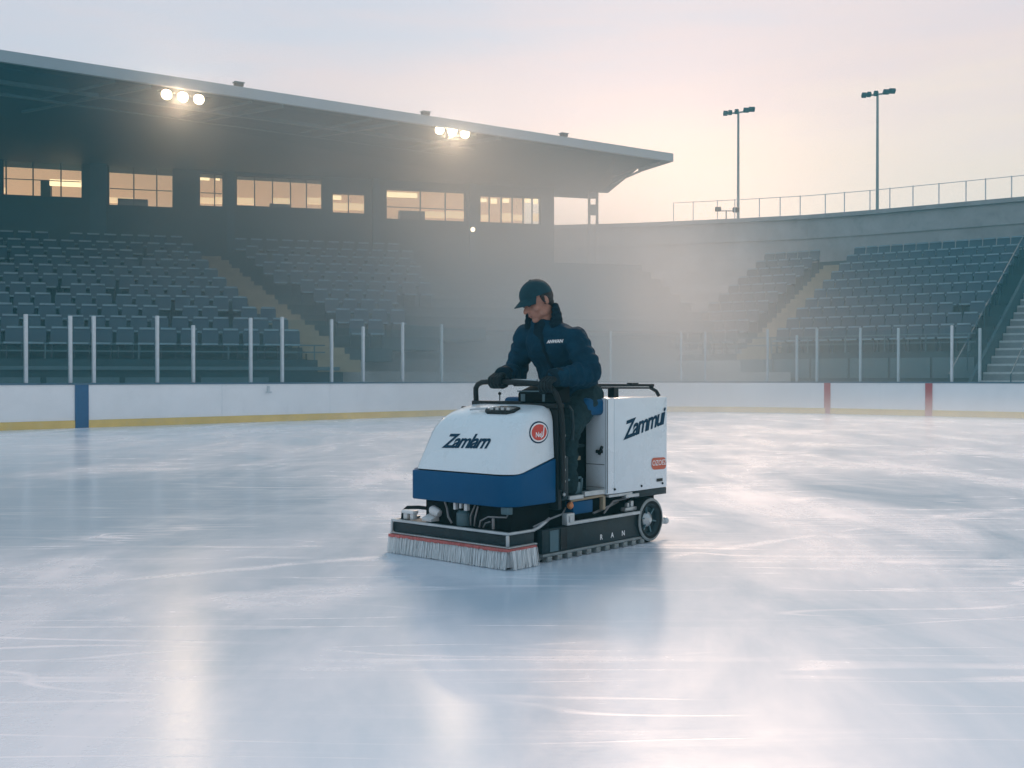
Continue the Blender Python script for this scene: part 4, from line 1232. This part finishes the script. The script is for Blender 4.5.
# ------------------------------------------------------------------ the driver
def V(*a): return Vector(a)
class Body:
    """overlapping tapered shapes grown together into ONE continuous skin by voxel remeshing"""
    def __init__(s): s.mb = MB()
    def cap(s, p, q, r0, r1, flat=None, n=10, wav=0.0, wl=.05, seg=16, ph=0.0):
        """tapered limb with rounded ends; wav = fold height, wl = fold spacing"""
        p, q = Vector(p), Vector(q); L = (q - p).length; d = (q - p) / L
        pts, rs = [], []
        for i in range(5):
            a = R(90 * i / 4); pts.append(p - d * r0 * math.cos(a)); rs.append(max(.001, r0 * math.sin(a)))
        m = max(2, int(n))
        for i in range(1, m):
            t = i / m
            pts.append(p + d * L * t); rs.append((r0 + (r1 - r0) * t) * (1 + wav * math.sin((L * t + ph) / wl * 2 * math.pi)))
        for i in range(5):
            a = R(90 * i / 4); pts.append(q + d * r1 * math.sin(a)); rs.append(max(.001, r1 * math.cos(a)))
        s.mb.tube(pts, rs, seg); return s
    def chain(s, pts, rs, **k):
        for (p, a), (q, b) in zip(zip(pts, rs), zip(pts[1:], rs[1:])): s.cap(p, q, a, b, **k)
        return s
    def ell(s, c, r, m=None): s.mb.ball(c, r, 3, m); return s
    def loft(s, secs, seg=28):
        """secs = [(centre, side vector, half width, half depth)] stacked elliptical sections"""
        rings = []
        for c, sd, w, dp in secs:
            sd = Vector(sd).normalized(); f = V(0, 0, 1).cross(sd) * -1
            rings.append([s.mb.bm.verts.new(Vector(c) + sd * w * math.copysign(abs(math.cos(2 * math.pi * k / seg)) ** .85, math.cos(2 * math.pi * k / seg)) + f * dp * math.copysign(abs(math.sin(2 * math.pi * k / seg)) ** .85, math.sin(2 * math.pi * k / seg))) for k in range(seg)])
        for a, b in zip(rings, rings[1:]):
            for k in range(seg): s.mb.bm.faces.new((a[k], a[(k + 1) % seg], b[(k + 1) % seg], b[k]))
        s.mb.bm.faces.new(list(reversed(rings[0]))); s.mb.bm.faces.new(rings[-1])
        return s
    def grow(s, name, m, parent, voxel=.006, smooth=4, lump=0.0, lscale=9.0, seed=0):
        o = s.mb.build(name, m)
        r = o.modifiers.new('r', 'REMESH'); r.mode = 'VOXEL'; r.voxel_size = voxel; r.adaptivity = 0
        if smooth:
            k = o.modifiers.new('s', 'SMOOTH'); k.factor = .5; k.iterations = smooth
        dg = bpy.context.evaluated_depsgraph_get()
        me = bpy.data.meshes.new_from_object(o.evaluated_get(dg)); me.name = name
        bpy.data.objects.remove(o)
        if lump:
            nrm = [v.normal.copy() for v in me.vertices]
            for v, nn in zip(me.vertices, nrm):
                q = v.co * lscale + V(seed, seed * .7, 0)
                v.co += nn * lump * (noise.noise(q) + .5 * noise.noise(q * 2.3))
        for p in me.polygons: p.use_smooth = True
        if not me.materials: me.materials.append(m)
        o = bpy.data.objects.new(name, me); col.objects.link(o)
        if parent: o.parent = parent
        return o

HC = V(-.676, -.334, 1.590)                          # head centre, facing direction
HS = 1.0
HM = Matrix.Translation(HC) @ Matrix.Rotation(R(-16), 4, 'Z') @ Matrix.Rotation(R(25), 4, 'Y') @ Matrix.Rotation(R(4), 4, 'X') @ Matrix.Scale(HS, 4)
HR = HM.to_3x3()
def h(x, y, z): return HM @ V(x, y, z)
PEL, NEK = V(-.95, -.25, 1.0), V(-.735, -.318, 1.455)
RSH, LSH = V(-.735, -.480, 1.355), V(-.79, -.130, 1.345)
REL, LEL = V(-.765, -.595, 1.125), V(-.785, .000, 1.135)
RWR, LWR = V(-.555, -.505, 1.118), V(-.560, -.075, 1.105)
SIDE = (LSH - RSH); SIDE.z = 0
HIPR, HIPL = V(-.95, -.36, .98), V(-.95, -.14, .98)
KNR, KNL = V(-.62, -.42, .80), V(-.69, -.105, .79)
ANR, ANL = V(-.70, -.42, .46), V(-.690, -.100, .46)

b = Body()
b.ell(h(-.012, 0, .03), (.094, .076, .098), HR)
b.ell(h(.030, 0, -.045), (.064, .056, .074), HR)
b.ell(h(.062, 0, -.103), (.026, .028, .022), HR)
for s in (-1, 1):
    b.ell(h(.052, s * .038, -.030), (.030, .026, .032), HR)
    b.ell(h(.010, s * .046, -.075), (.040, .018, .028), HR)
    b.ell(h(-.014, s * .078, -.008), (.019, .009, .031), HR)
    b.ell(h(.098, s * .012, -.034), (.011, .009, .009), HR)
    b.ell(h(.073, s * .030, .020), (.018, .026, .010), HR)
b.ell(h(.072, 0, .03), (.022, .045, .02), HR)
b.cap(h(.086, 0, .006), h(.116, 0, -.030), .010, .0145, n=4)
b.ell(h(.087, 0, -.061), (.013, .024, .007), HR)
b.ell(h(.084, 0, -.074), (.013, .020, .008), HR)
b.cap(h(-.025, 0, -.05), NEK, .056, .060)
b.loft([(PEL, SIDE, .15, .11), (V(-.90, -.265, 1.1), SIDE, .15, .105), (V(-.83, -.285, 1.25), SIDE, .165, .115), (V(-.785, -.30, 1.35), SIDE, .14, .09), (NEK, SIDE, .055, .05)])
for a, e, w, hd in ((RSH, REL, RWR, V(-.49, -.505, 1.108)), (LSH, LEL, LWR, V(-.49, -.08, 1.098))):
    b.chain([NEK.lerp(a, .6) + V(0, 0, -.04), a, e, w], [.05, .05, .042, .028])
for a, k_, an in ((HIPR, KNR, ANR), (HIPL, KNL, ANL)):
    b.chain([a, k_, an, an + V(.06, 0, -.05)], [.085, .058, .040, .026])
person = b.grow('person', M['skin'], None, .0055, 3)
person.matrix_world = MM
tag(person, 'man in navy padded jacket and teal cap driving the ice machine, gloves on the bar', 'person')

# face details
for s in (-1, 1):
    MB().ball(h(.086, s * .030, -.001), (.010, .013, .006), 2, HR).build('eye', M['hair'], person, smooth=True)  # dark ellipsoid for the eye and the shade of its socket
    MB().tube([h(.092, s * .014, .017), h(.090, s * .030, .021), h(.076, s * .047, .016)], [.004, .0056, .0035], 6).build('eyebrow', M['hair'], person, smooth=True)
MB().tube([h(.0945, -.020, -.0685), h(.0975, 0, -.067), h(.0945, .020, -.0685)], .0022, 6).build('mouth_line', mat('lip_shadow', (.20, .07, .06), .5), person, smooth=True)
# hair below the cap
hb = Body()
hb.ell(h(-.036, 0, .012), (.082, .083, .072), HR); hb.ell(h(-.055, 0, -.03), (.05, .062, .05), HR)
for s in (-1, 1): hb.cap(h(.004, s * .075, .03), h(-.002, s * .077, -.018), .014, .008, n=4)
hb.grow('hair', M['hair'], person, .005, 2, .003, 60)
# cap: crown, brim, button
cp_ = MB(); rings = []; nseg = 32
for i in range(10):
    a = R(90 * i / 9)
    rr, zz = math.cos(a), math.sin(a)
    rings.append([cp_.bm.verts.new(h(-.010 + (.110 + (.008 if math.cos(2 * math.pi * k / nseg) > 0 else 0) * (1 - zz)) * rr * math.cos(2 * math.pi * k / nseg), .092 * rr * math.sin(2 * math.pi * k / nseg), .034 + .105 * zz ** .92 - .012 * (1 - zz) * math.cos(2 * math.pi * k / nseg) * -1)) for k in range(nseg)] if rr > .01 else [cp_.bm.verts.new(h(-.010, 0, .139))])
for a, c in zip(rings, rings[1:]):
    for k in range(nseg):
        if len(c) == 1: cp_.bm.faces.new((a[k], a[(k + 1) % nseg], c[0]))
        else: cp_.bm.faces.new((a[k], a[(k + 1) % nseg], c[(k + 1) % nseg], c[k]))
cap_o = cp_.build('cap', M['cap_fabric'], person, smooth=True)
br2 = MB(); G = []
for i in range(6):
    u = i / 5
    row = []
    for j in range(13):
        v = -1 + j / 6
        ang = v * R(62)
        x = -.010 + .114 * math.cos(ang) + u * .070 * math.cos(v * 1.25) ; y = .088 * math.sin(ang) * (1 - .06 * u)
        z = .045 - .022 * u - .018 * v * v * (0.4 + u)
        row.append((x, y, z))
    G.append(row)
for sgn in (1, -1):
    vv = [[br2.bm.verts.new(h(x, y, z + sgn * .0028)) for x, y, z in row] for row in G]
    for a, c in zip(vv, vv[1:]):
        for k in range(12): br2.bm.faces.new((a[k], a[k + 1], c[k + 1], c[k]))
    if sgn == 1: top = vv
for k in range(12):
    br2.bm.faces.new((top[-1][k], top[-1][k + 1], vv[-1][k + 1], vv[-1][k]))
for r0 in range(5):
    br2.bm.faces.new((top[r0][0], top[r0 + 1][0], vv[r0 + 1][0], vv[r0][0])); br2.bm.faces.new((top[r0][-1], top[r0 + 1][-1], vv[r0 + 1][-1], vv[r0][-1]))
br2.build('brim', M['cap_fabric'], cap_o, smooth=True)
MB().ball(h(-.010, 0, .140), (.008, .008, .004), 2, HR).build('cap_button', M['cap_fabric'], cap_o, smooth=True)

# jacket
j = Body()
secs = [(V(-.935, -.25, .955), .185, .150), (V(-.930, -.25, .985), .192, .158), (V(-.925, -.25, 1.02), .186, .152), (V(-.915, -.255, 1.06), .198, .166), (V(-.895, -.26, 1.12), .200, .166), (V(-.885, -.264, 1.135), .196, .161),
        (V(-.87, -.27, 1.18), .207, .172), (V(-.845, -.278, 1.225), .204, .168), (V(-.835, -.281, 1.24), .209, .170), (V(-.81, -.29, 1.30), .214, .172), (V(-.79, -.297, 1.345), .207, .158), (V(-.772, -.303, 1.385), .182, .138),
        (V(-.757, -.31, 1.425), .135, .112), (V(-.742, -.315, 1.465), .098, .090)]
j.loft([(c, SIDE, w * .94, d * .92) for c, w, d in secs], 36)
for a, e, w, ph in ((RSH, REL, RWR, 0), (LSH, LEL, LWR, .02)):
    j.cap(NEK.lerp(a, .55) + V(0, 0, -.02), a, .078, .088, n=6)
    j.cap(a, e, .085, .076, n=36, wav=.055, wl=.062, ph=ph)
    j.cap(e, w, .079, .058, n=32, wav=.065, wl=.05, ph=ph)
jack = j.grow('jacket', M['jacket'], person, .006, 2, .013, 11.0, 3)
# zip placket down the front
jt = bvh_of(jack)
fwd = V(-SIDE.y, SIDE.x, 0).normalized() * -1
if fwd.x < 0: fwd = -fwd
zp = []
for i in range(16):
    t = i / 15
    c = secs[0][0].lerp(secs[-2][0], t)
    for q, ww, dd in secs:
        pass
    z = .97 + t * .45
    cc = min(secs, key=lambda s_: abs(s_[0].z - z))[0]
    hit = jt.ray_cast(V(cc.x, cc.y, z) + fwd * .6, -fwd, 1.0)
    if hit[0]: zp.append(hit[0] + fwd * .001)
MB().tube(zp, .011, 8).build('zip_placket', M['collar'], jack, smooth=True)
# knitted cuffs and hem
for e, w in ((REL, RWR), (LEL, LWR)):
    d = (w - e).normalized()
    MB().lathe([(.0, -.02), (.052, -.02), (.057, -.005), (.056, .022), (.047, .034), (0, .034)], w + d * .022, d, 18).build('cuff', M['collar'], jack, smooth=True)
# collar: tall padded collar, open at the front
cl_ = Body()
for lev, (r, z, tr_) in enumerate(((.100, 0, .038), (.098, .032, .036), (.096, .064, .034), (.088, .094, .032), (.084, .118, .028))):
    pts = []
    for i in range(25):
        a = R(52 + lev * 9 + (360 - 2 * (52 + lev * 9)) * i / 24)
        y_ = math.sin(a); x_ = math.cos(a)
        base = NEK + V(.012, 0, -.012)
        p_ = base + fwd * x_ * r * 1.0 + SIDE.normalized() * y_ * r * 1.02 + V(0.10 * z, 0, z * (1.0 - .35 * max(0, x_)) + .0) + V(0, 0, -.018 * max(0, x_))
        pts.append(p_)
    cl_.mb.tube(pts, tr_ * .66, 10)
cl_.grow('collar', M['collar'], jack, .006, 7, .0015, 18, 5)
# inner scarf below the chin
sc_ = Body(); sc_.ell(NEK + fwd * .040 + V(0, 0, -.02), (.048, .058, .045)); sc_.ell(NEK + fwd * .060 + V(0, 0, -.07), (.04, .05, .07))
sc_.grow('neck_warmer', M['collar'], person, .006, 2, .004, 20, 1)

# trousers
t = Body()
t.loft([(V(-.965, -.25, 1.04), V(0, 1, 0), .165, .135), (V(-.96, -.25, 1.0), V(0, 1, 0), .178, .150), (V(-.95, -.25, .95), V(0, 1, 0), .175, .14), (V(-.93, -.25, .92), V(0, 1, 0), .13, .11)])
for a, k_, an, ph in ((HIPR, KNR, ANR, 0), (HIPL, KNL, ANL, .03)):
    t.cap(a, k_, .105, .090, n=24, wav=.03, wl=.09, ph=ph)
    t.cap(k_, an, .082, .060, n=28, wav=.075, wl=.062, ph=ph)
    t.cap(an + V(0, 0, .02), an + V(.005, 0, -.03), .066, .068, n=6)
t.grow('trousers', M['trousers'], person, .0065, 2, .009, 13, 9)
# boots on the platform
for an in (ANR, ANL):
    bo_ = Body(); zf_ = .3785
    bo_.cap(V(an.x, an.y, an.z - .01), V(an.x + .005, an.y, zf_ + .05), .046, .045)
    bo_.cap(V(an.x - .03, an.y, zf_ + .040), V(an.x + .13, an.y, zf_ + .034), .040, .032, n=8)
    bo = bo_.grow('boot', M['boot'], person, .006, 2)
    for v in bo.data.vertices: v.co.z = max(v.co.z, zf_ + .004)
    MB().prism([(an.x - .072, an.y - .036), (an.x + .10, an.y - .042), (an.x + .162, an.y - .02), (an.x + .162, an.y + .02), (an.x + .10, an.y + .042), (an.x - .072, an.y + .036)], zf_, zf_ + .02).build('boot_sole', M['rubber'], bo, bevel=.006)

# gloves closed round the bar
def glove(w, bar, s, spread):
    """w wrist, bar = grip point on the bar axis, s = +1 when the thumb is on the +y side"""
    g_ = Body()
    kn = bar + V(-.006, 0, .040)
    g_.cap(w + V(-.01, 0, .002), w.lerp(kn, .35), .040, .038, n=5)
    for o_ in (-.028, -.010, .010, .028):
        g_.cap(w.lerp(kn, .3) + V(0, o_ * .8, 0), kn + V(0, o_ * 1.15, 0), .024, .0175, n=5)
    for o_, ln in ((-.036, .90), (-.012, 1.0), (.012, 1.03), (.036, .94)):
        if s > 0: o_ = -o_
        y_ = o_ * spread
        pts = [kn + V(0, y_, 0), bar + V(.030 * ln, y_ * 1.05, .022), bar + V(.034 * ln, y_ * 1.08, -.010 * ln), bar + V(.014, y_ * 1.08, -.032 * ln), bar + V(-.010, y_ * 1.05, -.034)]
        g_.chain(pts, [.0150, .0140, .0128, .0118, .0105], n=4, seg=12)
    th_ = [w.lerp(kn, .35) + V(0, s * .030, -.006), bar + V(-.036, s * .050, .010), bar + V(-.020, s * .056, -.022), bar + V(.012, s * .050, -.034)]
    g_.chain(th_, [.020, .0165, .0145, .012], n=4, seg=12)
    o = g_.grow('glove', M['glove'], person, .0042, 2)
    d = (w - bar).normalized()
    MB().lathe([(0, -.03), (.045, -.03), (.050, -.01), (.053, .012), (.05, .03), (0, .03)], w + V(-.004, 0, .002), d, 18).build('glove_cuff', M['glove'], o, smooth=True)
glove(RWR, V(-.481, -.500, 1.0755), 1, 1.0)
glove(LWR, V(-.482, -.085, 1.050), -1, 1.0)

# lettering on the chest: placed on the wearer's left breast
camL = MI @ Vector((0, 0, CAMH))
def pix_ray(px, py):
    d = Vector((ray_xy(px), 1, (HZ - py) / FPX)); return (MI.to_3x3() @ d).normalized()
hit = jt.ray_cast(camL, pix_ray(554.5, 341.5), 20)
if hit[0]:
    nn = V(hit[1].x, hit[1].y, 0).normalized()
    rt = V(0, 0, 1).cross(nn).normalized()
    decal(text_mesh('ANWAN', .028, shear=.3, offset=.0012, spacing=.9), 'lettering', M['white_ink'], jack, jt, hit[0], rt + V(0, 0, .04), V(0, 0, 1), .004)

# ------------------------------------------------------------------ air
def volume(name, density, color, aniso):
    m, nt, b, o = nodes_of(name)
    nt.nodes.remove(b)
    v = nt.nodes.new('ShaderNodeVolumePrincipled')
    v.inputs['Color'].default_value = (*color, 1)
    v.inputs['Density'].default_value = density
    v.inputs['Anisotropy'].default_value = aniso
    nt.links.new(v.outputs[0], o.inputs['Volume'])
    return m, nt, v
hz = MB().box((-190, -130, -1.5), (190, 250, 23)).build('haze', volume('thin_haze', 0.0026, (0.25, 0.82, 1.0), 0.2)[0])
tag(hz, 'thin cold haze filling the air of the stadium', kind='stuff')
# cold mist drifting over the far corner of the rink, thickest near the ice and thinning out on every side
m, nt, v = volume('drifting_mist', 1.0, (1.0, 0.98, 0.965), 0.5)
N, Lk = nt.nodes, nt.links
t_ = N.new('ShaderNodeTexCoord')
def vm(op, a, b=None):
    q = N.new('ShaderNodeVectorMath'); q.operation = op
    for i, x in enumerate((a, b)):
        if x is None: continue
        if isinstance(x, tuple): q.inputs[i].default_value = x
        else: Lk.new(x, q.inputs[i])
    return q
def fm(op, a, b=0.0, clamp=False):
    q = N.new('ShaderNodeMath'); q.operation = op; q.use_clamp = clamp
    for i, x in enumerate((a, b)):
        if isinstance(x, (int, float)): q.inputs[i].default_value = x
        else: Lk.new(x, q.inputs[i])
    return q.outputs[0]
def blob(c, r, dens):
    d = vm('DIVIDE', vm('SUBTRACT', t_.outputs['Object'], c).outputs[0], r)
    l2 = vm('DOT_PRODUCT', d.outputs[0], d.outputs[0]).outputs['Value']
    f = fm('SUBTRACT', 1.0, l2, True)
    return fm('MULTIPLY', fm('MULTIPLY', f, f), dens)
nz_ = N.new('ShaderNodeTexNoise'); nz_.inputs['Scale'].default_value = 0.16; nz_.inputs['Detail'].default_value = 1.5
Lk.new(t_.outputs['Object'], nz_.inputs['Vector'])
wob = fm('MULTIPLY_ADD', nz_.outputs['Fac'], 1.6); 
N_w = [n for n in N if n.type == 'MATH' and n.operation == 'MULTIPLY_ADD'][-1]; N_w.inputs[2].default_value = 0.2
BLOBS = [((0.5, 34.5, 0.0), (16.5, 9.0, 9.5), .082), ((-3.0, 33.5, 5.5), (14.0, 8.0, 7.0), .06), ((2.5, 36.5, 1.5), (10, 8.0, 7.5), .085), ((7.0, 21.0, 0.0), (15.0, 13.0, 1.0), .05)]
BLOBS += [((-9.6, 30.8, 9.2), (4.5, 3.0, 3.2), .05), ((-2.0, 36.2, 9.2), (4.5, 3.0, 3.2), .05)]  # extra mist added round the floodlights so that they show halos
tot = None
for c, r, d in BLOBS:
    b_ = blob(c, r, d); tot = b_ if tot is None else fm('ADD', tot, b_)
Lk.new(fm('MULTIPLY', tot, wob), v.inputs['Density'])
mb_ = MB().box((-16, 8, 0.01), (24, 50, 13.4)).build('mist', m)
tag(mb_, 'drifting cold mist hanging over the far corner of the rink', kind='stuff')
